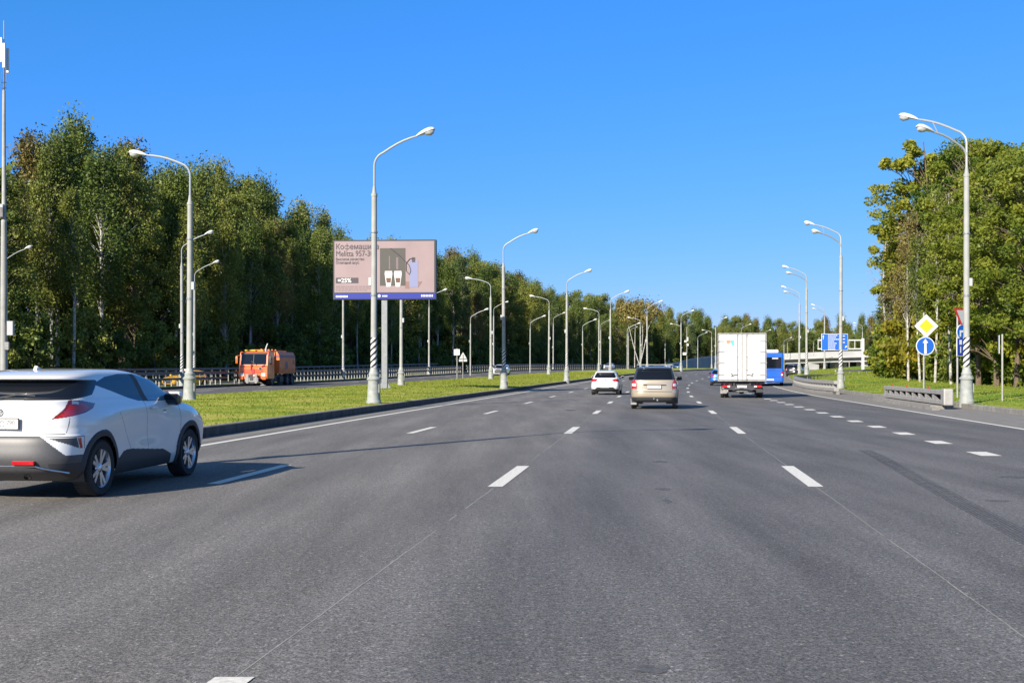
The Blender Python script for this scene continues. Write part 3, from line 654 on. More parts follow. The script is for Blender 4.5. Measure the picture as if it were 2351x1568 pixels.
def sign_plate(parent, name, kind, cz, cx=0, s=1.0, m=None):
    b = MB()
    if kind == 'diamond':
        b.prism([(cx, cz-s), (cx+s, cz), (cx, cz+s), (cx-s, cz)], 'y', -.02, .02); p = b.build(name, 'signwhite', parent)
        b = MB(); k = s*.60; b.prism([(cx, cz-k), (cx+k, cz), (cx, cz+k), (cx-k, cz)], 'y', -.026, -.021); b.build('yellow_centre', 'signyellow', p)
    elif kind in ('circle_up', 'circle_right'):
        b.prism([(cx+s*math.cos(a), cz+s*math.sin(a)) for a in np.linspace(0, 2*math.pi, 32, endpoint=False)], 'y', -.02, .02); p = b.build(name, 'signwhite', parent)
        b = MB(); b.prism([(cx+s*.91*math.cos(a), cz+s*.91*math.sin(a)) for a in np.linspace(0, 2*math.pi, 32, endpoint=False)], 'y', -.026, -.021); b.build('blue_face', 'signblue', p)
        b = MB()
        if kind == 'circle_up': b.prism([(cx-.13*s, cz-.85*s), (cx+.13*s, cz-.85*s), (cx+.11*s, cz+.35*s), (cx+.30*s, cz+.33*s), (cx, cz+.78*s), (cx-.30*s, cz+.33*s), (cx-.11*s, cz+.35*s)], 'y', -.032, -.027)
        else:
            b.prism([(cx-.5*s, cz-.6*s), (cx-.25*s, cz-.6*s), (cx-.25*s, cz-.05*s), (cx+.2*s, cz-.05*s), (cx+.2*s, cz-.25*s), (cx+.62*s, cz+.08*s), (cx+.2*s, cz+.42*s), (cx+.2*s, cz+.22*s), (cx-.5*s, cz+.22*s)], 'y', -.032, -.027)
        b.build('arrow', 'signwhite', p)
    elif kind == 'giveway':
        def tri(k): return [(cx-s*k, cz+.577*s*k), (cx, cz-1.155*s*k), (cx+s*k, cz+.577*s*k)]
        b.prism(tri(1), 'y', -.02, .02); p = b.build(name, 'signred', parent); b = MB(); b.prism(tri(.72), 'y', -.026, -.021); b.build('white_face', 'signgrey', p)
    return p
def sign_post(x, y, z, rz, H, label, name='road_sign', r=.045):
    t = empty(name, (x, y, z), rz, label, 'road sign'); b = MB(); b.lathe([(r, -.3), (r, H), (0, H)], 10, c=(0, r+.03, 0)); b.build('post', 'steel_lt', t); return t
y = 58; t = sign_post(px(2122, y), y, float(Z(y))+.4, R(-4), 4.05, 'yellow and white diamond sign over a round blue straight ahead arrow')
sign_plate(t, 'diamond_sign', 'diamond', 3.45-.1, 0.1, .60); sign_plate(t, 'round_sign', 'circle_up', 2.33, 0.05, .47)
y = 53; t = sign_post(px(2201, y), y, float(Z(y))+.3, R(28), 3.95, 'give way triangle over a blue right turn arrow, beside the striped lamp')
sign_plate(t, 'give_way_sign', 'giveway', 3.78, 0.22, .52); sign_plate(t, 'round_sign', 'circle_right', 2.98, 0.22, .36)
b = MB(); b.box((.22, 0, 2.28), (.72, .04, .86), bev=.01); p_ = b.build('blue_panel', 'signwhite', t)
b = MB(); b.box((.22, -.024, 2.28), (.66, .006, .80)); b.build('panel_face', 'signblue3', p_)
b = MB(); b.box((.40, -.03, 2.55), (.2, .005, .18)); b.build('red_square', 'signred', p_)
b = MB(); b.box((.1, -.03, 2.5), (.16, .005, .22)); b.box((.1, -.03, 2.15), (.06, .005, .3)); b.box((.3, -.03, 2.2), (.05, .005, .42)); b.box((.38, -.03, 2.38), (.16, .005, .05)); b.build('route_marks', 'signwhite', p_)
y = 46.6; t = sign_post(px(2297, y), y, float(Z(y))+.22, R(-110), 2.75, 'narrow sign seen edge on at the right, on a white post', r=.04)
b = MB(); b.box((0, -.06, 2.33), (.55, .03, .75)); b.build('sign_panel', 'signgrey', t)
y = 118; t = sign_post(px(1049, y), y, float(Z(y))+.1, R(-10), 3.4, 'small white square sign behind the guardrail, right of the billboard', r=.05)
b = MB(); b.box((0, -.05, 3.0), (.62, .04, .62), bev=.01); b.build('sign_panel', 'signwhite', t)
y = 124; t = sign_post(px(1063, y), y, float(Z(y))+.1, R(170), 2.8, 'small triangular sign seen from behind, next to the white square sign', r=.04)
b = MB(); b.prism([(-.42, 2.35), (.42, 2.35), (0, 3.05)], 'y', -.02, .02); b.build('triangle_back', 'signgrey', t); b = MB(); b.box((0, 0, 2.15), (.9, .04, .26)); b.build('plate_back', 'signgrey', t)
for (u, yy, hh, lab) in ((1186, 260, 3.0, None),):
    pass
# speed cameras on a lamp by the ramp
y = 255; t = empty('camera_post', (px(1577, y), y, float(Z(y))), 0, 'slim post carrying white traffic camera boxes beside the ramp wall', 'camera post')
b = MB(); b.lathe([(.09, -.3), (.07, 9.6), (0, 9.6)], 10); b.build('post', 'steel_lt', t)
for (dx, z, w_, h_) in ((-.35, 6.4, .5, .45), (.1, 6.9, .35, .9), (-.55, 3.6, .8, .6), (.15, 5.6, .4, .5)):
    b = MB(); b.box((dx, -.2, z), (w_, .35, h_), bev=.04); b.build('camera_box', 'white', t)
b = MB(); b.tube([(0, 0, 9.5), (.4, 0, 10.0), (1.5, 0, 10.35)], .04, 6); b.build('arm', 'mast', t)

# gantry direction sign
def gantry():
    y = 148; k = FPX/y; g = float(Z(y))+.5
    def zz(v): return CAM_H+(850-v)/k
    x0 = px(1981, y); t = empty('direction_sign', (x0, y, g), 0, 'large blue direction sign on a cantilever gantry in front of the overpass', 'direction sign')
    b = MB(); b.box((0, 0, (zz(777)-g)/2-.2), (.32, .32, zz(777)-g+.4), bev=.03); b.build('gantry_post', 'white', t)
    L = 5.9
    b = MB()
    for v in (781, 801): b.box((-L/2, 0, zz(v)-g), (L, .16, .16))
    for i in range(8): b.box((-.25-i*.8, 0, zz(791)-g), (.07, .07, zz(781)-zz(801)))
    b.build('truss', 'white', t)
    xa, xb = px(1884.6, y)-x0, px(1945.8, y)-x0; za, zb = zz(804.7)-g, zz(766.3)-g
    b = MB(); b.box(((xa+xb)/2, -.2, (za+zb)/2), (xb-xa, .08, zb-za), bev=.02); p = b.build('sign_board', 'signwhite', t)
    b = MB(); b.box(((xa+xb)/2, -.245, (za+zb)/2), (xb-xa-.12, .01, zb-za-.12)); b.build('blue_face', 'signblue2', p)
    b = MB(); rr = random.Random(4)
    for i, wd in enumerate((1.15, 1.0, 1.35, .7, 1.0, .95, .9, .9)):
        z = zb-.22-i*.26
        x = xa+.85; e = x+wd
        while x < e:
            l = rr.uniform(.12, .3); b.box((x+l/2, -.253, z), (l-.03, .004, .11)); x += l
    b.prism([(xa+.2, zb-.75), (xa+.28, zb-.75), (xa+.28, zb-.4), (xa+.38, zb-.4), (xa+.24, zb-.18), (xa+.1, zb-.4), (xa+.2, zb-.4)], 'y', -.256, -.250)
    for i in range(3): b.box((xb-.55, -.253, zb-.3-i*.42), (.28, .004, .11))
    b.prism([(xb-.42, za+.28), (xb-.16, za+.5), (xb-.14, za+.3), (xb-.14, za+.62), (xb-.34, za+.6)], 'y', -.256, -.250)
    b.build('sign_writing', 'signwhite', p)
gantry()

# ================================================================ billboard
def billboard():
    y = 70.0; k = FPX/y; g = float(Z(y))+.3
    x0 = px(764, y); x1 = px(1002, y); cx = (x0+x1)/2; W_ = x1-x0; zt = CAM_H+(850-551)/k; zb = CAM_H+(850-688)/k
    t = empty('billboard', (cx, y, g), R(-3), 'large roadside billboard advertising a coffee machine on a single grey post', 'billboard')
    b = MB(); b.box((px(882, y)-cx, .18, (zb-g)/2-.1), (.34, .30, zb-g+.2)); b.build('support_post', 'steel', t)
    b = MB(); b.box((px(882, y)-cx, .18, .02), (.9, .7, .06)); 
    for sx in (-1, 1): b.prism([(px(882, y)-cx+sx*.17, .05), (px(882, y)-cx+sx*.42, .05), (px(882, y)-cx+sx*.17, .45)], 'y', .10, .26)
    b.build('base_plate', 'steel', t)
    H_ = zt-zb; zc = (zt+zb)/2-g
    b = MB(); b.box((0, .16, zc), (W_, .44, H_), bev=.02); fr = b.build('frame', 'plastic', t)
    by = -.065; fh = .39       # blue strip height
    b = MB(); b.box((0.02, by, zb-g+fh/2+.02), (W_-.16, .03, fh-.04)); bs = b.build('blue_strip', 'adblue', t)
    ps = MB(); pw = W_-.20; ph = H_-fh-.14; pz = zb-g+fh+.05+ph/2
    ps.box((-.01, by, pz), (pw, .02, ph)); po = ps.build('poster', 'adpink', t)
    X0 = -.01-pw/2; Z1 = pz+ph/2; yy = by-.014
    sx = pw/1390.0; sz = ph/690.0                          # poster measured in a 1390 x 690 grid
    def P(u, v): return (X0+u*sx, Z1-v*sz)
    def rect(mb, u0, v0, u1, v1, yo=0): (a, c1), (b1, d1) = P(u0, v0), P(u1, v1); mb.box(((a+b1)/2, yy-yo, (c1+d1)/2), (b1-a, .006, c1-d1))
    b = MB(); rect(b, 635, 95, 990, 600); b.build('machine_picture', 'adgrey', po)
    b = MB(); rect(b, 1045, 260, 1165, 620, .004); b.build('milk_jug_picture', 'adlilac', po)
    b = MB(); rect(b, 985, 545, 1045, 640, .0); q = [P(1165, 545), P(1225, 545), P(1165, 630)]; b.prism(q, 'y', yy-.004, yy); b.build('table_picture', 'adsalmon', po)
    for u in (700, 830):
        b = MB(); b.prism([P(u, 430), P(u+110, 430), P(u+85, 615), P(u+25, 615)], 'y', yy-.012, yy-.006); b.box((P(u+55, 425)[0], yy-.010, P(0, 425)[1]), (100*sx, .01, 45*sz)); gl = b.build('coffee_glass_picture', 'signwhite', po)
        b = MB(); b.prism([P(u+20, 495), P(u+92, 495), P(u+84, 560), P(u+30, 560)], 'y', yy-.016, yy-.013); b.build('coffee_picture', 'adbrown', gl)
    b = MB(); rect(b, 760, 200, 775, 380, .002); rect(b, 860, 220, 890, 380, .002); b.build('machine_detail', 'adfaint', po)
    b = MB(); b.tube([(P(780, 95)[0], yy-.02, P(0, 95)[1]), (P(900, 190)[0], yy-.02, P(0, 190)[1]), (P(985, 270)[0], yy-.02, P(0, 270)[1]), (P(1045, 330)[0], yy-.02, P(0, 330)[1]), (P(1065, 400)[0], yy-.02, P(0, 400)[1]), (P(1045, 450)[0], yy-.02, P(0, 450)[1]), (P(1000, 400)[0], yy-.02, P(0, 400)[1]), (P(1000, 300)[0], yy-.02, P(0, 300)[1]), (P(1050, 240)[0], yy-.02, P(0, 240)[1]), (P(1100, 235)[0], yy-.02, P(0, 235)[1])], .022, 6)
    rect(b, 1080, 220, 1125, 285, .01); b.build('milk_hose_picture', 'addark', po)
    tz = lambda v: Z1-v*sz
    ko = text_mesh(po, 'Ко', .48, (P(18, 0)[0], yy-.004, tz(108)), 'addark', bold=.009, sx=.86)
    xe = P(18, 0)[0]+max(v.co.x for v in ko.data.vertices)*.86+.03; b = MB()
    fx, fz, fr = xe+.165, tz(108)+.125, .115
    for sx_ in (-1, 1):
        V = []
        for i in range(17):
            a_ = math.pi*2*i/16
            for q in (1.0, .66): V.append((fx+sx_*.068+fr*q*.80*math.cos(a_), yy-.005-.0004*sx_, fz+fr*1.12*q*math.sin(a_)))
        b.add(V, [(2*i, 2*i+1, 2*i+3, 2*i+2) for i in range(16)])
    b.add([(fx-.021, yy-.006, fz-.22), (fx+.021, yy-.006, fz-.22), (fx+.021, yy-.006, fz+.235), (fx-.021, yy-.006, fz+.235)], [(0, 1, 2, 3)])
    b.build('lettering', 'addark', po)
    text_mesh(po, 'емашина', .48, (fx+.175, yy-.004, tz(108)), 'addark', bold=.009, sx=.86)
    text_mesh(po, 'Melitta 957-302', .50, (P(18, 0)[0], yy-.004, tz(202)), 'addark', bold=.007, sx=.80)
    text_mesh(po, 'Высокое качество', .235, (P(18, 0)[0], yy-.004, tz(258)), 'addark', bold=.006, sx=.85)
    text_mesh(po, 'Отличный вкус', .235, (P(18, 0)[0], yy-.004, tz(306)), 'addark', bold=.006, sx=.85)
    b = MB(); rect(b, 20, 490, 335, 565); db = b.build('discount_panel', 'addark', po)
    text_mesh(db, '=25%', .36, (P(45, 0)[0], yy-.010, tz(554)), 'signwhite', bold=.012, sx=1.05)
    b = MB(); rr = random.Random(2)
    for r_ in range(3):
        u = 20
        while u < 560 - r_*60:
            l = rr.uniform(20, 60); rect(b, u, 604+r_*26, u+l, 614+r_*26); u += l+9
    b.build('small_print', 'adfaint', po)
    zs_ = zb-g+fh/2-.02
    b = MB(); 
    for i in range(9): b.box((X0+.12+i*.085, by-.018, zs_+.02), (.062, .004, .12))
    for i in range(4): b.box((X0+pw*.485+i*.085, by-.018, zs_+.04), (.06, .004, .10))
    for i in range(8): b.box((X0+pw-.78+i*.095, by-.018, zs_+.05), (.062, .004, .13))
    b.prism([(X0+pw*.45+.09*math.cos(a), zs_+.05+.09*math.sin(a)) for a in np.linspace(0, 6.28, 16, endpoint=False)], 'y', by-.02, by-.016); b.build('strip_writing', 'signwhite', bs)
billboard()

# ================================================================ overpass, ramp
def bridge():
    pl = [(1500, 330, 842.5), (1542, 345, 837), (1590, 362, 826), (1640, 378, 819.5), (1700, 385, 815), (1799, 388, 811.5), (1900, 382, 807.5), (2010, 375, 804.8), (2100, 368, 803), (2200, 360, 802)]
    t = empty('overpass', (px(1799, 388), 388, 0), 0, 'long pale concrete overpass crossing in the distance, its ramp rising behind the truck', 'overpass'); O = Vector((px(1799, 388), 388, 0))
    pts = [Vector((px(u, y), y, CAM_H+(850-v)/FPX*y)) for u, y, v in pl]
    def band(i0, i1, dza, dzb, thick, m, nm, front=0.0, abs_b=None):
        b = MB(); V = []
        for i in range(i0, i1+1):
            p = pts[i]-O; za = pts[i].z+dza; zb_ = pts[i].z+dzb if abs_b is None else abs_b
            for (dy, z) in ((front, zb_), (front, za), (front+thick, za), (front+thick, zb_)): V.append((p.x, p.y+dy, z))
        n = i1-i0
        b.add(V, [(4*i+k, 4*i+(k+1) % 4, 4*i+4+(k+1) % 4, 4*i+4+k) for i in range(n) for k in range(4)]); b.add(V[:4], [(0, 1, 2, 3)]); b.add(V[-4:], [(0, 1, 2, 3)])
        return b.build(nm, m, t)
    band(4, 9, 0, -1.9, .4, 'bridgeface', 'parapet'); band(0, 4, 0, -1.3, .4, 'wall', 'ramp_parapet', -.05)
    band(0, 4, 0.02, .5, .05, 'steel', 'ramp_railing', .2) 
    band(4, 9, -1.8, -2.15, 11, 'bridge', 'deck', -.5); band(4, 9, -2.1, -3.6, 8, 'bridge', 'girder', 1.8)
    band(0, 4, -1.3, -4, 9, 'wall', 'retaining_wall', .05, abs_b=-2)
    for u, y, w_ in ((1871, 384, 4.0), (1990, 378, 2.2), (1925, 386, 1.2), (1945, 386, 1.2), (2060, 372, 2.4), (1735, 388, 8)):
        b = MB(); x = px(u, y)-O.x; b.box((x, y-O.y+5, 1.0), (w_, 6, 6.2), bev=.1); b.build('pier', 'bridgeface' if w_ == 4.0 else 'bridge', t)
bridge()

# ================================================================ car bodies
def in_poly(u, v, poly):
    n = len(poly); r = np.zeros(u.shape, bool); j = n-1
    for i in range(n):
        xi, yi = poly[i]; xj, yj = poly[j]
        c = ((yi > v) != (yj > v)); xx = (xj-xi)*(v-yi)/((yj-yi) or 1e-9)+xi; r ^= c & (u < xx); j = i
    return r
def car_shell(root, keys, rules, wheels, mats, ds=.03, nlev=90, bumps=(), arch=.36, lip=.07, openarch=True):
    """keys: (z, y_rear, y_front, half width, nx, ny) bottom to top; stacked plan outlines"""
    K = np.array(keys, float); t = np.concatenate([[0], np.cumsum(np.sqrt(np.diff(K[:, 0])**2*2+np.diff(K[:, 1])**2*.5+np.diff(K[:, 2])**2*.5+np.diff(K[:, 3])**2))])
    T = np.linspace(0, t[-1], nlev); C = [pchip(t, K[:, i])(T) for i in range(6)]
    z, yr, yf, hw, nx_, ny_ = C
    Lmax = K[:, 2].max()-K[:, 1].min(); nu = int((Lmax+1.8)/ds)
    ph = np.linspace(-math.pi/2, math.pi/2, 1600)
    Ys = np.zeros((nlev, nu)); Xs = np.zeros((nlev, nu)); Q = np.zeros((nlev, nu)); QF = np.zeros((nlev, nu))
    for i in range(nlev):
        a = (yf[i]-yr[i])/2; yc = (yf[i]+yr[i])/2
        x = hw[i]*np.abs(np.cos(ph))**(2/nx_[i]); y = yc+a*np.sign(np.sin(ph))*np.abs(np.sin(ph))**(2/ny_[i])
        s = np.concatenate([[0], np.cumsum(np.hypot(np.diff(x), np.diff(y)))]); u = np.linspace(0, s[-1], nu)
        Xs[i] = np.interp(u, s, x); Ys[i] = np.interp(u, s, y); Q[i] = u; QF[i] = s[-1]-u
    Zs = np.repeat(z[:, None], nu, 1)
    for (by, bz, ry_, rz_, amt) in bumps:
        wgt = amt*np.exp(-((Ys-by)/ry_)**2-((Zs-bz)/rz_)**2)*np.clip(Xs/.6, 0, 1)**2; Xs = Xs+wgt
    for (wy, wz, wr) in wheels:
        d = np.hypot(Ys-wy, Zs-wz); side = Xs > .55
        Xs = Xs+np.where(side & (d > arch*.8), .018*np.clip((arch+lip-d)/.02, 0, 1), 0)
    X = np.concatenate([Xs, -Xs[:, -2:0:-1]], 1); Y = np.concatenate([Ys, Ys[:, -2:0:-1]], 1); ZZ = np.concatenate([Zs, Zs[:, -2:0:-1]], 1)
    q = np.concatenate([Q, Q[:, -2:0:-1]], 1); qf = np.concatenate([QF, QF[:, -2:0:-1]], 1)
    N = X.shape[1]; idx = np.arange(nlev*N).reshape(nlev, N); nxt = np.roll(idx, -1, 1)
    F = np.stack([idx[:-1], nxt[:-1], nxt[1:], idx[1:]], -1).reshape(-1, 4)
    V = np.stack([X, Y, ZZ], -1).reshape(-1, 3)
    e1 = V[F[:, 2]]-V[F[:, 0]]; e2 = V[F[:, 3]]-V[F[:, 1]]; fn = np.cross(e1, e2); fn /= (np.linalg.norm(fn, axis=1)[:, None]+1e-12)
    vn = np.zeros_like(V)
    for k in range(4): np.add.at(vn, F[:, k], fn)
    vn /= (np.linalg.norm(vn, axis=1)[:, None]+1e-12)
    c = V[F].mean(1); ax = np.abs(c[:, 0]); cy, cz = c[:, 1], c[:, 2]; cq = q.reshape(-1)[F].mean(1) if False else q.reshape(-1)[F[:, 0]]; cqf = qf.reshape(-1)[F[:, 0]]
    part = np.full(len(F), 'body', dtype=object)
    for (nm, proj, poly) in rules:
        if proj == 'side': m_ = in_poly(cy, cz, poly) & (np.abs(fn[:, 0]) > .35)
        elif proj == 'rear': m_ = in_poly(ax, cz, poly) & (fn[:, 1] < -.15) & (cy < Lmax/2)
        elif proj == 'front': m_ = in_poly(ax, cz, poly) & (fn[:, 1] > .12) & (cy > Lmax/2)
        elif proj == 'qr': m_ = in_poly(cq, cz, poly)
        elif proj == 'qf': m_ = in_poly(cqf, cz, poly)
        part[m_] = nm
    cut = np.zeros(len(F), bool)
    for (wy, wz, wr) in wheels:
        d = np.hypot(cy-wy, cz-wz); s = ax > .50
        if 'cladding' in mats: part[s & (d < arch+lip)] = 'cladding'
        if openarch: cut |= s & (d < arch)
    def mk(nm, sel, m, parent):
        Fs = F[sel]
        if len(Fs) == 0: return None
        us, inv = np.unique(Fs.reshape(-1), return_inverse=True); me = bpy.data.meshes.new(nm)
        me.from_pydata(V[us].tolist(), [], inv.reshape(-1, 4).tolist()); me.materials.append(M[m]); me.polygons.foreach_set('use_smooth', [True]*len(Fs)); me.update()
        me.normals_split_custom_set_from_vertices(vn[us].tolist())
        o = bpy.data.objects.new(nm, me); col.objects.link(o); o.parent = parent; return o
    out = {}
    body_sel = ((part == 'body') | (part == 'panel_gap')) & ~cut
    gap = part == 'gap'
    bo = mk('body', body_sel, mats['body'], root); out['body'] = bo
    if bo and 'panel_gap' in mats:
        bo.data.materials.append(M[mats['panel_gap']]); bo.data.polygons.foreach_set('material_index', (part[body_sel] == 'panel_gap').astype(np.int32)); bo.data.update()
    for nm in sorted(set(part)-{'body', 'panel_gap'}):
        sel = (part == nm) & ~cut; base = nm.split('#')[0]
        if base in ('tail_light', 'headlight', 'side_window', 'reflector'):
            for sgn in (1, -1): mk(base, sel & (np.sign(c[:, 0]) == sgn), mats[nm], root)
        else: mk({'gap': 'panel_gap'}.get(base, base), sel, mats[nm], root)
    # wheel wells
    if openarch:
        for (wy, wz, wr) in wheels:
            for s in (-1, 1):
                b = MB(); n = 16; Vv = []
                for xx in (.45, hw.max()-.03):
                    for k in range(n+1): a = math.pi*(-.12+1.24*k/n); Vv.append((s*xx, wy+(arch+.005)*math.cos(a), wz+(arch+.005)*math.sin(a)))
                b.add(Vv, [(k, k+1, n+2+k, n+1+k) for k in range(n)]); b.add(Vv[:n+1], [tuple(range(n+1))]); b.build('wheel_arch_liner', 'plastic', root)
    return out
WP = {}
def wheel(parent, x, y, z, r, wd, side, style='double', key=None, rimr=None, rim_m='alloy'):
    key = (r, wd, style, rim_m); rimr = rimr or r*.68
    if key in WP:
        o = dup(WP[key]); o.parent = parent
    else:
        b = MB(); h = wd/2
        b.lathe([(rimr, -h), (r*.93, -h), (r*.985, -h*.8), (r, -h*.5), (r, h*.5), (r*.985, h*.8), (r*.93, h*.98), (rimr*1.02, h*.9), (rimr*.98, h*.6), (rimr*.93, -h*.5)], 40, axis='x')
        for k in range(44):
            a = 2*math.pi*k/44; 
            for sx in (-.6, .6): b.box((sx*h, r*.997*math.cos(a), r*.997*math.sin(a)), (h*.5, .012, .012), rx=a)
        o = b.build('wheel', 'rubber', parent)
        b = MB(); b.lathe([(rimr*.99, h*.93), (rimr*.93, h*.80), (rimr*.90, h*.3), (rimr*.9, -h*.2)], 40, axis='x')
        for k in range(5):
            for dd in ((-.16, .16) if style == 'double' else (0,)):
                a = 2*math.pi*k/5+dd*.9; a2 = 2*math.pi*k/5+dd*1.25; wq = .020 if style == 'double' else .035
                p0 = Vector((h*.72, .05*math.cos(a), .05*math.sin(a))); p1 = Vector((h*.82, rimr*.93*math.cos(a2), rimr*.93*math.sin(a2)))
                tn = Vector((0, -math.sin(a2), math.cos(a2)))*wq*r/.33
                b.add([p0-tn, p0+tn, p1+tn*1.1, p1-tn*1.1, p0-tn+Vector((-.05, 0, 0)), p0+tn+Vector((-.05, 0, 0)), p1+tn+Vector((-.05, 0, 0)), p1-tn+Vector((-.05, 0, 0))], [(0, 1, 2, 3), (0, 4, 5, 1), (1, 5, 6, 2), (2, 6, 7, 3), (3, 7, 4, 0)])
        b.lathe([(0, h*.86), (.03, h*.86), (.055, h*.74), (.07, h*.5)], 16, axis='x')
        b.build('rim', rim_m, o)
        b = MB(); b.lathe([(0, h*.05), (rimr*.9, h*.05)], 24, axis='x'); b.lathe([(0, h*.2), (.12, h*.2), (.13, 0)], 20, axis='x'); b.build('brake', 'plastic', o)
        CH[o.name] = list(o.children); WP[key] = o
    o.location = (x, y, z); o.rotation_euler = (0, 0, 0 if side > 0 else math.pi); return o
def mirror(parent, x, y, z, s, m, sz=1.0):
    b = MB(); b.box((s*(x+.10), y, z), (.20*sz, .13*sz, .15*sz), bev=.05); b.box((s*(x-.01), y+.02, z-.06), (.10, .06, .04)); o = b.build('side_mirror', m, parent)
    g = MB(); g.box((s*(x+.10), y-.068*sz, z+.005), (.15*sz, .004, .10*sz)); g.build('mirror_glass', 'glass', o)
    if m == 'carblack': g = MB(); g.box((s*(x+.11), y+.02, z+.045*sz), (.19*sz, .12*sz, .09*sz), bev=.04); g.build('mirror_cap', 'carwhite', o); return o
def plate(parent, x, y, z, txt=None, reg=None, w_=.52, h_=.115, tilt=0, sc=1.0, rz=0):
    b = MB(); b.box((x, y, z), (w_+.02, .012, h_+.02), rz=rz, rx=tilt); o = b.build('licence_plate', 'plastic', parent)
    b = MB(); b.box((x, y-.008, z), (w_, .004, h_), rz=rz, rx=tilt); f = b.build('plate_face', 'signwhite', o)
    if txt: text_mesh(f, txt, .095*sc, (x-w_/2+.03, y-.0115, z-.033), 'platetext', 'plate_lettering', sx=.92)
    if reg: text_mesh(f, reg, .075*sc, (x+w_/2-.135, y-.0115, z-.01), 'platetext', 'plate_lettering', sx=.9)
    if not txt:
        b = MB()
        for i in range(6): b.box((x-w_/2+.055+i*.05, y-.0125, z), (.022, .002, h_*.5))
        b.box((x+w_/2-.075, y-.0125, z+.012), (.08, .002, h_*.35)); b.build('plate_lettering', 'platetext', f)
    b = MB(); b.box((x+w_/2-.145, y-.0105, z), (.004, .002, h_)); b.build('plate_divider', 'signgrey', f); return o

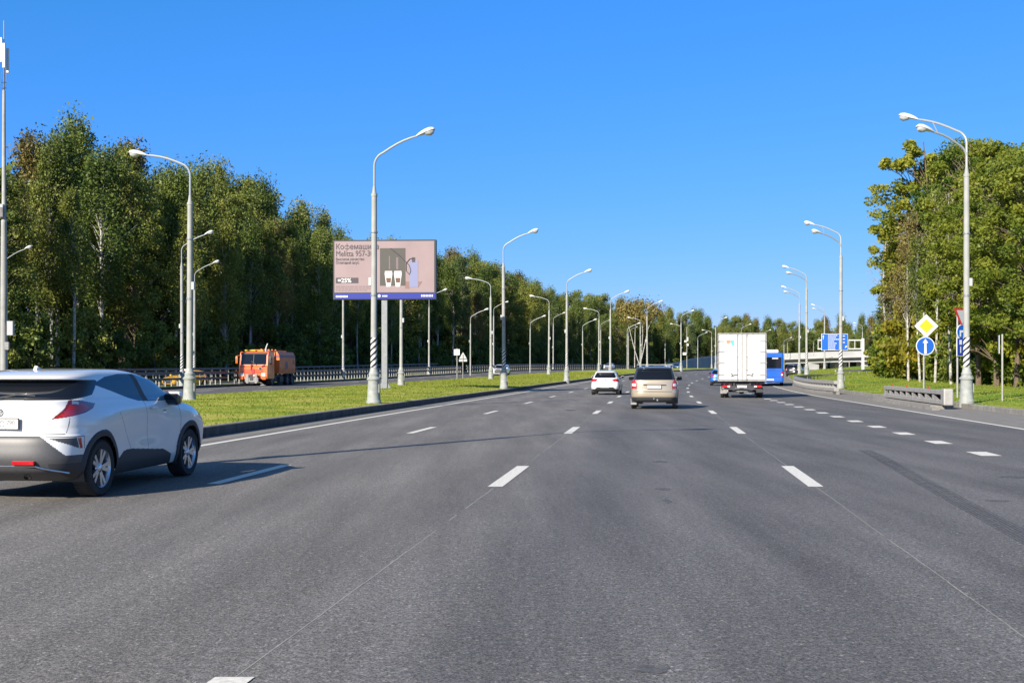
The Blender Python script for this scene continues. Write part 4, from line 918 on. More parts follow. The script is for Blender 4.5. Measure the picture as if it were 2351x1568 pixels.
# ---------------------------------------------------------------- white coupe crossover, near left
def crossover():
    rw = (-4.85, 13.42); fw = (-4.57, 16.05)
    ang = math.atan2(fw[0]-rw[0], fw[1]-rw[1]); ang = math.radians(6.3)
    # car local: rear face y=0, rear axle y=.80, side tyre face x=.89
    c, s = math.cos(-ang), math.sin(-ang)
    lx, ly = .89, .82
    ox = rw[0]-(c*lx-s*ly); oy = rw[1]-(s*lx+c*ly)
    t = empty('crossover_car', (ox, oy, 0), -ang, 'white coupe style crossover at the left edge, seen from behind', 'car')
    keys = [(.20, .75, 3.7, .50, 3, 10), (.22, .35, 4.05, .80, 4, 10), (.30, .14, 4.22, .85, 3.6, 11), (.37, .045, 4.31, .868, 3.3, 12), (.50, .00, 4.36, .876, 3.1, 13),
            (.62, .015, 4.38, .878, 3.1, 13), (.74, .05, 4.37, .874, 3.1, 13), (.76, .085, 4.36, .873, 3.0, 13), (.84, .10, 4.27, .868, 3.0, 12), (.92, .10, 4.12, .862, 2.9, 12), (.98, .095, 3.95, .852, 2.8, 12),
            (1.04, .09, 3.66, .835, 2.7, 12), (1.09, .09, 3.46, .812, 2.6, 12), (1.14, .085, 3.34, .790, 2.6, 12), (1.165, .17, 3.28, .775, 2.6, 11), (1.22, .29, 3.18, .755, 2.6, 10), (1.30, .44, 3.03, .725, 2.7, 9),
            (1.365, .53, 2.86, .70, 2.8, 8), (1.385, .43, 2.80, .69, 2.8, 7), (1.41, .42, 2.70, .675, 2.8, 6.5), (1.44, .50, 2.58, .65, 2.7, 6), (1.47, .66, 2.42, .61, 2.6, 5), (1.495, .92, 2.22, .54, 2.5, 4), (1.508, 1.2, 2.05, .42, 2.3, 3), (1.515, 1.5, 1.85, .10, 2, 2)]
    rules = [('bumper', 'qr', [(0, 0), (3, 0), (3, .40), (1.15, .42), (1.05, .53), (.80, .53), (.55, .72), (.50, .745), (0, .745)]),
             ('cladding', 'side', [(1.15, .1), (1.15, .34), (1.42, .50), (1.62, .51), (2.6, .44), (2.85, .36), (2.95, .1)]),
             ('cladding', 'side', [(-.2, .1), (.62, .1), (.52, .44), (-.2, .44)]),
             ('cladding', 'side', [(3.6, .1), (5, .1), (5, .42), (3.7, .42)]),
             ('rear_window', 'qr', [(0, 1.155), (.80, 1.150), (1.12, 1.20), (1.02, 1.375), (0, 1.375)]),
             ('side_window', 'side', [(3.10, 1.085), (2.3, 1.085), (1.95, 1.10), (1.72, 1.14), (1.35, 1.23), (.98, 1.31), (1.0, 1.345), (1.30, 1.41), (1.70, 1.445), (2.15, 1.445), (2.50, 1.385), (2.82, 1.27)]),
             ('side_window#front', 'side', [(3.00, 1.095), (2.22, 1.098), (2.06, 1.42), (2.15, 1.435), (2.45, 1.385), (2.75, 1.27)]),
             ('door_pillar', 'side', [(2.10, 1.09), (2.25, 1.09), (2.13, 1.44), (2.0, 1.44)]), ('windscreen', 'front', [(0, 1.10), (.70, 1.12), (.60, 1.45), (0, 1.47)]),
             ('tail_light#deep', 'qr', [(.60, .935), (.76, .955), (1.02, 1.00), (1.20, 1.045), (1.30, 1.10), (1.05, 1.135), (.84, 1.15), (.80, 1.148), (.74, 1.05)]),
             ('tail_light', 'qr', [(.63, .943), (.76, .965), (1.02, 1.015), (1.14, 1.06), (1.06, 1.105), (.86, 1.125), (.80, 1.09), (.76, 1.03)]),
             ('tail_light#clear', 'qr', [(.84, 1.105), (.94, 1.10), (.96, 1.125), (.85, 1.142)]),
             ('reflector', 'qr', [(.93, .725), (.985, .725), (1.04, .60), (1.0, .595)]),
             ('bumper#tri', 'qr', [(.60, .722), (.925, .722), (.985, .60), (.93, .615)]), ('panel_gap', 'qr', [(.56, .728), (1.03, .728), (1.03, .738), (.56, .738)]), ('panel_gap', 'qr', [(1.03, .738), (1.04, .73), (1.085, .585), (1.075, .585)]), ('panel_gap', 'side', [(2.62, .95), (2.70, .95), (2.70, .958), (2.62, .958)]),
             ('panel_gap', 'qr', [(.755, .775), (.765, .775), (.80, .95), (.79, .95)]), ('panel_gap', 'qr', [(0, .765), (.755, .765), (.755, .774), (0, .774)]),
             ('headlight', 'qf', [(.45, .80), (1.2, .86), (1.2, .95), (.45, .90)]), ('panel_gap', 'side', [(3.12, .50), (3.128, .50), (3.13, 1.06), (3.122, 1.06)]),
             ('panel_gap', 'side', [(2.13, .50), (2.137, .50), (2.10, 1.09), (2.092, 1.09)]), ('panel_gap', 'side', [(1.62, .50), (1.628, .50), (1.30, .98), (1.292, .98)])]
    out = car_shell(t, keys, rules, [(.82, .34, .34), (3.46, .34, .34)], dict(body='carwhite', bumper='clad', cladding='plastic', rear_window='glass', door_pillar='plastic', **{'bumper#tri': 'clad'}, side_window='glass', **{'side_window#front': 'glasslt', 'tail_light#deep': 'reddark', 'tail_light#clear': 'clear'}, tail_light='red', windscreen='glass', headlight='clear', reflector='red', panel_gap='plastic'),
                    ds=.009, nlev=300, arch=.375, lip=.075, bumps=[(.85, .86, .55, .16, .045), (3.45, .84, .5, .16, .04), (2.1, .66, .6, .16, -.022), (1.6, 1.0, .8, .09, .012)])
    for y in (.82, 3.46):
        for s in (-1, 1): wheel(t, s*.775, y, .335, .335, .225, s, rimr=.232)
    for s in (-1, 1): mirror(t, .79, 2.86, 1.10, s, 'carblack', 1.15)
    b = MB(); b.prism([(.88, 1.47), (1.10, 1.478), (1.08, 1.497), (.99, 1.515), (.92, 1.54)], 'x', -.02, .02); b.build('roof_antenna', 'carwhite', t)
    plate(t, .0, .072, .885, '7РС', '790', h_=.112)
    t2 = [o for o in t.children if o.name.startswith('licence_plate')][0]
    for f in t2.children_recursive:
        if f.name.startswith('plate_lettering') and f.location.x < 0: f.location.x = -.06
    b = MB()
    def ell(a, c_, w_): b.tube([(a*math.cos(k)+0, .078, 1.02+c_*math.sin(k)) for k in np.linspace(0, 2*math.pi, 25)], w_, 6)
    ell(.062, .042, .006); b.tube([(.020*math.cos(k), .076, 1.02+.040*math.sin(k)) for k in np.linspace(0, 2*math.pi, 19)], .0045, 5); b.tube([(.045*math.cos(k), .076, 1.036+.016*math.sin(k)) for k in np.linspace(0, 2*math.pi, 19)], .0045, 5)
    b.build('badge', 'chrome', t)
    b = MB(); b.tube([(.0, .09, 1.17), (.20, .16, 1.215), (.42, .15, 1.20)], [.016, .012, .008], 6); b.build('rear_wiper', 'plastic', t)
    b = MB(); b.prism([(.60, .745), (.99, .735), (1.04, .555), (.86, .545)], 'y', -0.2, -.2) if False else None
    for s in (1, -1):
        b = MB(); b.box((s*.885, 2.28, 1.0), (.03, .17, .022), bev=.01); b.build('door_handle', 'carwhite', t)
        b = MB(); b.box((s*.70, 1.02, 1.285), (.03, .10, .02), bev=.008); b.build('door_handle', 'carwhite', t)
    b = MB(); b.tube([(-.55, .03, .415), (.48, .03, .415), (.56, .06, .385), (.80, .20, .33)], .011, 8); b.build('chrome_trim', 'chrome', t)
    b = MB(); b.box((.36, .012, .452), (.26, .05, .045), bev=.008); b.build('fog_light', 'red', t)
    b = MB(); b.lathe([(.035, -.08), (.035, .1), (.03, .1), (.03, -.06)], 14, axis='y', c=(.32, .22, .29)); b.build('exhaust', 'chrome', t)
    b = MB(); b.box((0, 2.0, .30), (1.1, 3.4, .16), bev=.05); b.build('underbody', 'plastic', t)
    return t
crossover()

# ---------------------------------------------------------------- generic cars from behind / front
HATCH = [(.20, .5, 3.6, .50, 3, 10), (.24, .22, 4.0, .78, 3.6, 11), (.34, .05, 4.12, .83, 3.4, 12), (.50, .0, 4.2, .85, 3.2, 13), (.66, .05, 4.2, .855, 3.1, 13), (.80, .10, 4.08, .85, 3, 12),
         (.90, .12, 3.75, .835, 2.9, 12), (.98, .15, 3.4, .80, 2.8, 12), (1.02, .19, 3.25, .77, 2.8, 11), (1.15, .32, 3.0, .72, 2.8, 10), (1.30, .48, 2.70, .655, 2.8, 8), (1.38, .44, 2.5, .62, 2.8, 7), (1.43, .65, 2.25, .56, 2.6, 5), (1.465, .95, 2.0, .46, 2.4, 4), (1.475, 1.3, 1.7, .10, 2, 2)]
HRULES = [('bumper', 'qr', [(0, 0), (1.1, 0), (1.1, .34), (.60, .36), (.50, .47), (0, .47)]), ('rear_window', 'rear', [(0, 1.03), (.62, 1.03), (.64, 1.12), (.53, 1.335), (0, 1.345)]),
          ('side_window', 'side', [(3.0, 1.0), (.75, 1.03), (.68, 1.12), (1.0, 1.30), (1.4, 1.37), (2.2, 1.37), (2.7, 1.2)]), ('windscreen', 'front', [(0, 1.02), (.66, 1.03), (.55, 1.38), (0, 1.40)]),
          ('tail_light', 'qr', [(.38, .86), (.60, .80), (1.05, .79), (1.25, .93), (.95, .98), (.50, .96)]), ('headlight', 'qf', [(.50, .68), (1.15, .72), (1.25, .84), (.5, .77)]),
          ('grille', 'qf', [(0, .36), (.45, .36), (.52, .60), (.45, .70), (0, .70)])]
SUV = [(.26, .5, 3.7, .55, 3, 10), (.30, .20, 4.1, .82, 3.6, 12), (.42, .05, 4.30, .885, 3.4, 13), (.55, .0, 4.38, .90, 3.3, 13), (.66, .0, 4.40, .905, 3.3, 13), (.70, .07, 4.39, .90, 3.3, 13), (.90, .09, 4.34, .90, 3.2, 13),
       (1.02, .10, 4.10, .885, 3.1, 13), (1.10, .12, 3.4, .845, 3, 13), (1.13, .14, 3.22, .82, 3, 12), (1.30, .24, 2.98, .775, 3, 12), (1.48, .36, 2.72, .715, 3, 10), (1.55, .30, 2.55, .69, 3, 9), (1.60, .42, 2.35, .66, 2.8, 6), (1.635, .8, 2.1, .55, 2.5, 4), (1.645, 1.2, 1.8, .15, 2, 2)]
SRULES = [('lower_bumper', 'qr', [(0, 0), (1.2, 0), (1.2, .45), (.60, .47), (0, .47)]), ('cladding', 'side', [(-.2, .2), (4.6, .2), (4.6, .45), (-.2, .45)]), ('rear_window', 'rear', [(0, 1.14), (.665, 1.135), (.69, 1.20), (.615, 1.50), (0, 1.515)]),
          ('side_window', 'side', [(3.05, 1.13), (.42, 1.13), (.40, 1.2), (.62, 1.46), (1.0, 1.52), (2.3, 1.52), (2.7, 1.38)]), ('windscreen', 'front', [(0, 1.13), (.72, 1.15), (.60, 1.54), (0, 1.56)]),
          ('tail_light', 'qr', [(.68, .79), (.95, .78), (1.05, .90), (1.03, 1.05), (.94, 1.12), (.78, 1.12), (.68, .98)]), ('tail_light#clear', 'qr', [(.70, .885), (.96, .885), (.98, .98), (.72, .98)]),
          ('headlight', 'qf', [(.60, .86), (1.15, .88), (1.2, 1.0), (.62, .99)]), ('grille', 'qf', [(0, .5), (.5, .5), (.55, .95), (0, .96)]), ('panel_gap', 'qr', [(0, .672), (.70, .672), (.70, .690), (0, .690)]), ('panel_gap', 'qr', [(.695, .68), (.71, .68), (.71, .95), (.695, .95)])]
SRULES_DARK = [('roof', 'qr', [(0, 1.125), (9, 1.125), (9, 2), (0, 2)])]+SRULES
def simple_car(name, x, y, rz, label, cat, kind, paint, front=False, sc=1.0, res=.035, extra=None, plate_txt=None, dz=0, group=None):
    """x, y: middle of the end that faces the camera"""
    z = float(Z(y+1.5))+dz
    t = empty(name, (x, y, z), rz+(math.pi if front else 0), label, cat, group)
    K, RU = (HATCH, HRULES) if kind == 'hatch' else (SUV, SRULES_DARK if paint == 'carbeige' else SRULES)
    L = max(k[2] for k in K); wb = (.72, 3.30) if kind == 'hatch' else (.88, 3.52)
    wr = .31 if kind == 'hatch' else .35
    off = -L if front else 0
    h = bpy.data.objects.new('chassis', None)
    K2 = [(k[0], k[1]+off, k[2]+off, *k[3:]) for k in K] if off else K
    mats = dict(body=paint, bumper='plastic', lower_bumper='clad', cladding='plastic', rear_window='glass', side_window='glass', windscreen='glass', tail_light='red', headlight='clear', grille='plastic', panel_gap='plastic', roof='carblack'); mats['tail_light#clear'] = 'clear'
    if kind == 'hatch': mats.pop('cladding')
    if off:
        RU = [(n, p, [(a+off, b) for a, b in poly] if p == 'side' else poly) for n, p, poly in RU]
    # car_shell splits front from rear at y = half length, so give it a shifted copy
    shell_car(t, K2, RU, [(w_+off, wr, wr) for w_ in wb], mats, res, off)
    W_ = max(k[3] for k in K)
    for w_ in wb:
        for s in (-1, 1): wheel(t, s*(W_-.115), w_+off, wr, wr, .205, s, style='single')
    for s in (-1, 1): mirror(t, W_-.03, (2.92 if kind == 'hatch' else 3.02)+off, 1.06 if kind == 'hatch' else 1.16, s, 'plastic' if paint in ('carbeige',) else paint)
    b = MB(); b.box((0, 2.1+off, wr), (1.1, 3.2, .18), bev=.05); b.build('underbody', 'plastic', t)
    if sc != 1: t.scale = (sc, sc, sc)
    return t
def shell_car(t, K, RU, wh, mats, res, off):
    if off == 0: return car_shell(t, K, RU, wh, mats, ds=res, nlev=int(2.6/res), arch=wh[0][2]+.05, lip=.05)
    # front-facing cars are built nose at y=0 by shifting after the build
    K0 = [(k[0], k[1]-off, k[2]-off, *k[3:]) for k in K]; RU0 = [(n, p, [(a-off, b) for a, b in poly] if p == 'side' else poly) for n, p, poly in RU]
    before = set(t.children); car_shell(t, K0, RU0, [(a-off, b, c) for a, b, c in wh], mats, ds=res, nlev=int(2.6/res), arch=wh[0][2]+.05, lip=.05)
    for o in set(t.children)-before: o.location.y = off
    return None

# beige SUV straight ahead
t = simple_car('beige_suv_car', px(1499.5, 43.3), 43.0, -R(8.0), 'beige boxy SUV with roof rails and tow hook driving straight ahead of the camera', 'car', 'suv', 'carbeige', res=.022)
plate(t, 0, .045, .86, '', None, h_=.115); b = MB(); b.box((0, .06, .945), (.80, .03, .035), bev=.012); b.build('tailgate_handle', 'plastic', t)
b = MB(); b.box((0, .05, .955), (.86, .05, .03), bev=.012); b.build('tailgate_trim', 'carbeige', t)
for s in (-1, 1):
    b = MB(); b.tube([(s*.66, .55, 1.60), (s*.655, .65, 1.67), (s*.64, 2.1, 1.69), (s*.63, 2.3, 1.64)], .022, 8); b.build('roof_rail', 'plastic', t)
b = MB(); b.box((0, .95, 1.70), (1.36, .07, .03), bev=.01); b.build('roof_bar', 'steel_lt', t)
b = MB(); b.tube([(0, .15, .36), (0, -.10, .36), (0, -.13, .40)], .018, 8); b.lathe([(0, -.03), (.028, -.01), (.028, .01), (0, .03)], 10, c=(0, -.13, .43)); b.build('tow_hook', 'chrome', t)
b = MB(); b.box((.12, .03, .36), (.06, .05, .06)); b.build('tow_socket', 'steel', t)
for s in (-1, 1):
    b = MB(); b.box((s*.79, .50, .30), (.22, .02, .26)); b.build('mudguard', 'boxgrey' if s < 0 else 'plastic', t)
b = MB(); b.tube([(0, .21, 1.15), (.12, .27, 1.20), (.26, .25, 1.18)], .01, 6); b.build('rear_wiper', 'plastic', t)
# white hatchback
t = simple_car('white_hatchback_car', px(1387, 68.5), 68.0, -R(8.5), 'white hatchback with red tail lamps driving left of the beige SUV', 'car', 'hatch', 'carwhite', res=.03, dz=-.0)
plate(t, 0, .0, .50, h_=.11); b = MB(); b.box((.02, .10, .885), (.06, .02, .07), bev=.01); b.build('badge', 'plastic', t)
# blue car left of the truck
simple_car('blue_car', px(1652, 99), 99.0, -R(12), 'small bright blue car half hidden behind the left side of the truck', 'car', 'hatch', 'carblue', res=.05)
# dark car by the exit
simple_car('dark_suv_car', px(1817, 152), 152, R(-28), 'dark grey SUV between the blue bus and the curved barrier', 'car', 'suv', 'carblack', res=.06)
plate(bpy.context.scene.objects['dark_suv_car'], 0, .03, .86, h_=.13)
# oncoming
simple_car('white_jeep_car', px(1143, 150), 150, -R(11), 'white SUV with dark windscreen coming towards the camera beyond the median lamps', 'car', 'suv', 'carwhite', front=True, res=.05, dz=.0)
simple_car('pale_car', px(1393, 246), 246, -R(20), 'distant pale car on the oncoming road just above the white hatchback', 'car', 'hatch', 'carsilver', front=True, res=.08)
simple_car('white_car', px(1534, 285), 285, -R(24), 'far white car at the foot of the ramp, right end of the guardrail', 'car', 'hatch', 'carwhite', front=True, res=.08)
simple_car('silver_car', px(1549, 278), 278, -R(24), 'far silver car beside the far white car below the ramp wall', 'car', 'hatch', 'carsilver', front=True, res=.08)
simple_car('yellow_taxi_car', px(382, 96), 96, R(-32), 'yellow and white taxi behind the guardrail on the side road', 'taxi', 'hatch', 'caryellow', front=True, res=.05, dz=-.1)
tx = bpy.context.scene.objects['yellow_taxi_car']; b = MB(); b.box((0, -2.2, 1.52), (.45, .16, .10), bev=.02); b.build('roof_sign', 'signwhite', tx)
b = MB(); b.box((0, .0, .52), (.9, .04, .16), bev=.02); b.build('grille', 'plastic', tx)

# ---------------------------------------------------------------- white box truck
def truck():
    y = 60.5; k = FPX/y
    xl, xr = px(1649, y), px(1758.5, y); W_ = xr-xl; cx = (xl+xr)/2; a = -R(10.2)
    t = empty('box_truck', (cx, y, float(Z(y))), a, 'white box truck with closed rear doors and a small coloured sticker', 'truck')
    zt = 3.47; zb = .90; H_ = zt-zb; L = 4.4; h = W_/2
    b = MB(); b.box((0, L/2+.04, (zt+zb)/2), (W_, L, H_), bev=.03); bx = b.build('cargo_box', 'boxwhite', t)
    b = MB()
    for s in (-1, 1): b.box((s*(h-.03), .0, (zt+zb)/2), (.07, .06, H_), bev=.01)
    b.box((0, .0, zt-.035), (W_, .07, .08), bev=.01); b.box((0, .0, zb+.03), (W_, .07, .07), bev=.01)
    for i in range(9): b.box((-h+.15+i*(W_-.3)/8, -.045, zt-.03), (.05, .02, .03))
    b.build('door_frame', 'boxgrey', bx)
    for s in (-1, 1):
        b = MB(); b.box((s*(h-.06)/2+s*.0, -.01, (zt+zb)/2), ((h-.09), .05, H_-.16), bev=.008); d = b.build('rear_door', 'boxwhite', bx)
        b = MB(); b.tube([(s*.24, -.06, zb+.02), (s*.24, -.06, zt-.03)], .016, 8)
        for z in (zb+.12, 1.5, 2.2, zt-.12): b.box((s*.24, -.05, z), (.07, .04, .05))
        b.build('lock_bar', 'boxgrey', d)
        b = MB(); b.tube([(s*.24, -.075, zb+.34), (s*.40, -.085, zb+.34), (s*.52, -.085, zb+.30)], .014, 6); b.tube([(s*(.56+.05*math.cos(q)), -.08, zb+.34+.07*math.sin(q)) for q in np.linspace(.8, 5.4, 8)], .014, 6); b.build('door_latch', 'steel_dk', d)
        for z in (zb+.35, zb+.98, zb+1.58, zt-.43):
            b = MB(); b.box((s*(h-.17), -.05, z), (.34, .02, .035)); b.box((s*(h-.01), -.03, z), (.06, .08, .09), bev=.01); b.build('hinge', 'boxgrey', d)
    b = MB(); b.box((0, -.045, (zt+zb)/2), (.02, .015, H_-.2)); b.build('door_seam', 'boxgrey', bx)
    # sticker on the left door
    xs, zs = -.60, zt-.50
    b = MB(); b.box((xs-.11, -.042, zs+.06), (.22, .006, .12)); b.box((xs-.13, -.042, zs-.04), (.14, .006, .05)); st = b.build('sticker', 'stick_r', bx)
    b = MB(); b.box((xs+.09, -.042, zs+.04), (.17, .006, .17)); b.box((xs+.12, -.0425, zs-.10), (.12, .006, .10)); b.build('sticker_square', 'stick_t', bx)
    b = MB()
    for i in range(9): b.box((0, .5+i*.45, zt+.012), (W_-.1, .04, .03))
    b.build('roof_rib', 'boxgrey', bx)
    b = MB(); 
    for s in (-1, 1): b.box((s*.42, L/2+.4, .70), (.09, L+.6, .20))
    for i in range(5): b.box((0, .25+i*.95, .70), (.9, .07, .14))
    for i in range(4): b.box((0, .3+i*1.2, .84), (W_-.2, .08, .10))
    b.build('chassis', 'plastic', t)
    b = MB(); b.box((0, .08, .60), (W_-.35, .08, .10), bev=.01); b.box((0, .1, .47), (W_-.5, .05, .05)); b.build('rear_bumper', 'plastic', t)
    for s in (-1, 1):
        b = MB(); b.box((s*.82, .02, .63), (.42, .05, .13), bev=.012); tl = b.build('tail_light', 'red', t)
        b = MB(); b.box((s*.70, -.01, .62), (.14, .01, .08)); b.build('reverse_lamp', 'clear', tl)
        b = MB(); b.box((s*.93, .75, .42), (.42, .02, .38)); b.build('mudguard', 'boxgrey' if s < 0 else 'plastic', t)
    plate(t, 0, -.005, .62, h_=.12, w_=.50)
    for s in (-1, 1):
        for xx in (.80, 1.02): wheel(t, s*xx, 1.35, .37, .37, .20, s, style='single', rim_m='steel')
        wheel(t, s*.95, 4.9, .37, .37, .22, s, style='single', rim_m='steel')
    b = MB(); b.tube([(-.9, 1.35, .37), (.9, 1.35, .37)], .07, 10); b.lathe([(0, -.18), (.16, -.1), (.17, 0), (.16, .1), (0, .18)], 12, c=(0, 1.35, .37), axis='x'); b.build('axle', 'plastic', t)
    b = MB(); b.tube([(-.5, .3, .42), (-.2, .2, .36), (.2, .2, .36), (.55, .3, .42)], .03, 6); b.build('spare_carrier', 'boxgrey', t)
    b = MB(); b.box((0, 5.45, 1.35), (2.0, 1.9, 1.6), bev=.12); cb_ = b.build('cab', 'carwhite', t)
    b = MB(); b.box((0, 5.75, 1.75), (2.02, .8, .6), bev=.03); b.build('side_window', 'glass', cb_)
    for s in (-1, 1):
        b = MB(); b.box((s*1.24, 6.1, 1.85), (.2, .1, .42), bev=.04); b.tube([(s*1.0, 6.2, 2.0), (s*1.24, 6.12, 2.02)], .015, 6); b.build('side_mirror', 'plastic', cb_)
    b = MB(); b.tube([(-1.12, .5, .55), (-1.12, 4.2, .55)], .02, 6); b.tube([(1.12, .5, .55), (1.12, 4.2, .55)], .02, 6); b.build('side_guard', 'steel', t)
truck()

# ---------------------------------------------------------------- blue bus
def bus():
    y = 97.0; k = FPX/y; W_ = 2.50; a = -R(13.5)
    xr = px(1798, y); t = empty('city_bus', (xr-W_/2, y, float(Z(y))-.02), a, 'bright blue city bus seen from behind to the right of the white truck', 'bus')
    zt = 2.88; L = 11.5
    b = MB(); b.box((0, L/2, (zt+.32)/2), (W_, L, zt-.32), bev=.14); bd = b.build('body', 'busblue', t)
    b = MB(); b.box((0, -.005, 2.02), (W_-.35, .03, .95), bev=.01); b.build('rear_window', 'glass', bd)
    b = MB(); b.box((.55, -.03, 2.40), (.5, .01, .12)); b.build('number_panel', 'signgrey', bd)
    b = MB(); b.box((0, 2.2, zt+.12), (1.7, 3.2, .32), bev=.1); b.build('roof_unit', 'white', bd)
    for s in (-1, 1):
        b = MB(); b.box((s*(W_/2-.13), -.01, 1.05), (.16, .05, .42), bev=.02); tl = b.build('tail_light', 'red', bd)
        b = MB(); b.box((s*(W_/2-.13), -.038, 1.0), (.13, .012, .14)); b.build('reverse_lamp', 'clear', tl)
        b = MB(); b.box((s*(W_/2+.004), L/2, 1.95), (.02, L-1.0, .95)); b.build('side_window', 'glass', bd)
        for yy in (2.6, 8.6): wheel(t, s*(W_/2-.17), yy, .48, .48, .28, s, style='single', rim_m='steel')
    b = MB(); b.box((0, -.008, .55), (W_-.3, .03, .22), bev=.02); b.build('rear_bumper', 'busblue', bd); b = MB(); b.box((0, -.012, 1.33), (W_-.5, .01, .015)); b.box((0, -.012, .80), (W_-.5, .01, .015)); b.box((.3, -.012, 1.45), (.5, .008, .05)); b.build('panel_gap', 'signblue3', bd)
    b = MB(); b.box((.15, -.025, .58), (.6, .012, .13)); b.build('licence_plate', 'signwhite', bd)
bus()

# ---------------------------------------------------------------- orange sweeper truck
def sweeper():
    y = 97.5; x = px(581, y); a = math.pi-R(7.5)
    t = empty('street_sweeper_truck', (x, y, float(Z(y))-.02), a, 'orange street sweeper truck with tank, coming along the oncoming road', 'truck')
    # local: nose at y=0, body towards -y ; +x is the driver's side
    b = MB(); b.prism([(0.02, .62), (0, 1.0), (-.02, 1.55), (-.12, 1.70), (-.30, 2.72), (-.42, 2.82), (-1.75, 2.86), (-1.80, .75), (-1.75, .62)], 'x', -1.22, 1.22)
    cab = b.build('cab', 'orange', t)
    b = MB(); b.prism([(-.125, 1.78), (-.285, 2.60), (-.30, 2.60), (-.14, 1.78)], 'x', -1.08, 1.08); wsc = b.build('windscreen', 'glass', cab); wsc.location = (0, .022, 0)
    b = MB(); b.box((0, -.18, 2.2), (.05, .06, .85), rx=R(11)); b.box((0, -.30, 2.66), (2.3, .16, .16), bev=.03); b.build('sun_visor', 'plastic', cab)
    b = MB(); b.box((.15, .035, 1.55), (.12, .05, .55), bev=.02); b.box((-.05, .0, 1.9), (.5, .02, .05), rz=0, ry=R(-35)); b.build('wiper', 'plastic', cab)
    for s in (-1, 1):
        b = MB(); b.box((s*1.22, -.75, 2.15), (.02, .95, .75), bev=.005); b.build('side_window', 'glass', cab)
        b = MB(); b.box((s*.92, .03, .95), (.36, .06, .26), bev=.03); b.build('headlight', 'clear', cab)
        b = MB(); b.box((s*.98, .05, .68), (.34, .14, .30), bev=.04); b.build('corner_bumper', 'orange', cab)
        b = MB(); b.box((s*.88, -.04, 1.63), (.30, .06, .16), ry=s*R(-25), bev=.02); b.build('indicator', 'reddark', cab)
        b = MB(); b.box((s*1.46, -.10, 2.15), (.20, .10, .60), bev=.04); b.tube([(s*1.2, -.2, 2.5), (s*1.46, -.12, 2.5)], .02, 6); b.build('side_mirror', 'orange' if s > 0 else 'plastic', cab)
        b = MB(); b.box((s*1.226, -.8, 1.2), (.012, 1.0, 1.0)); b.build('door', 'orange', cab)
    b = MB()
    for z in (1.08, 1.20, 1.32): b.box((0, .03, z), (1.7, .03, .03))
    b.box((0, .04, 1.2), (.2, .02, .42)); b.build('grille', 'signred', cab)
    b = MB(); b.lathe([(.13, -.01), (.13, .02), (.11, .03)], 20, c=(-.62, .0, 1.45), axis='y'); b.build('badge', 'signgrey', cab)
    b = MB(); b.lathe([(0, .03), (.10, .03)], 20, c=(-.62, .0, 1.45), axis='y'); b.tube([(-.66, .045, 1.40), (-.60, .045, 1.50)], .02, 6); b.build('badge_mark', 'plastic', cab)
    b = MB(); b.box((.35, .30, .62), (.22, .22, .75), bev=.02); b.box((-.38, .30, .62), (.22, .22, .75), bev=.02); b.box((0, .28, .52), (1.15, .20, .35), bev=.02); b.build('plough_mount', 'boxgrey', t)
    b = MB(); b.box((0, .40, .75), (.28, .06, .5)); b.box((0, .2, .28), (.4, .2, .12)); b.build('coupling', 'plastic', t)
    for s in (-1, 1):
        b = MB(); b.tube([(s*.7, .2, .3), (s*.95, .1, .14)], .04, 6); b.lathe([(.20, -.03), (.28, -.10)], 14, c=(s*.9, .1, .16)); b.build('side_brush', 'boxgrey', t)
    b = MB(); b.box((0, -4.0, .80), (.95, 7.0, .26)); b.box((0, -3.2, .62), (2.1, 1.6, .55), bev=.05); b.build('chassis', 'plastic', t)
    # tank with chamfered section
    sec = [(-1.18, 1.0), (-1.24, 1.5), (-1.22, 2.5), (-1.02, 2.86), (1.02, 2.86), (1.22, 2.5), (1.24, 1.5), (1.18, 1.0)]
    b = MB(); b.prism(sec, 'y', -3.05, -7.3); tk = b.build('tank', 'tank', t)
    b = MB(); sec2 = [(p*1.008, q) for p, q in [(-1.222, 2.36), (-1.218, 2.50), (-1.17, 2.585), (1.17, 2.585), (1.218, 2.50), (1.222, 2.36)]]; b.prism(sec2, 'y', -3.03, -7.32); b.build('tank_stripe', 'tankpur', tk)
    for s in (-1, 1):
        b = MB(); b.lathe([(0, 0), (.34, 0)], 24, c=(s*1.252, -4.9, 1.72), axis='x'); b.build('round_emblem', 'tankpur', tk)
        b = MB(); b.lathe([(0, 0), (.22, 0)], 24, c=(s*1.235, -6.85, 2.0), axis='x'); b.build('round_emblem', 'tankpur', tk)
    b = MB(); b.box((0, -5.0, 2.92), (1.0, 4.0, .12), bev=.02)
    for i in range(5): b.box((.5, -3.4-i*.9, 3.0), (.12, .12, .2))
    b.build('tank_hatch', 'tank', tk)
    b = MB(); b.box((.2, -2.45, 2.35), (1.2, .9, 1.2), bev=.1); b.box((0, -1.3, 2.92), (1.0, .5, .16), bev=.03); b.build('suction_unit', 'signyellow' if False else 'amber', t)
    b = MB(); b.box((.55, -2.3, 1.5), (.9, .7, 1.0), bev=.05); b.build('engine_box', 'plastic', t)
    b = MB(); b.box((.55, -.9, 2.93), (.95, .22, .10), bev=.03); b.build('light_bar', 'signyellow', cab)
    b = MB(); b.tube([(-.35, -1.95, 2.6), (-.38, -2.1, 3.2), (-.42, -2.35, 3.5)], .05, 8); b.build('exhaust_stack', 'white', t)
    for yy in (-1.35, -5.3, -6.6):
        for s in (-1, 1): wheel(t, s*1.05, yy, .52, .52, .34, s, style='single', rim_m='clad')
    b = MB()
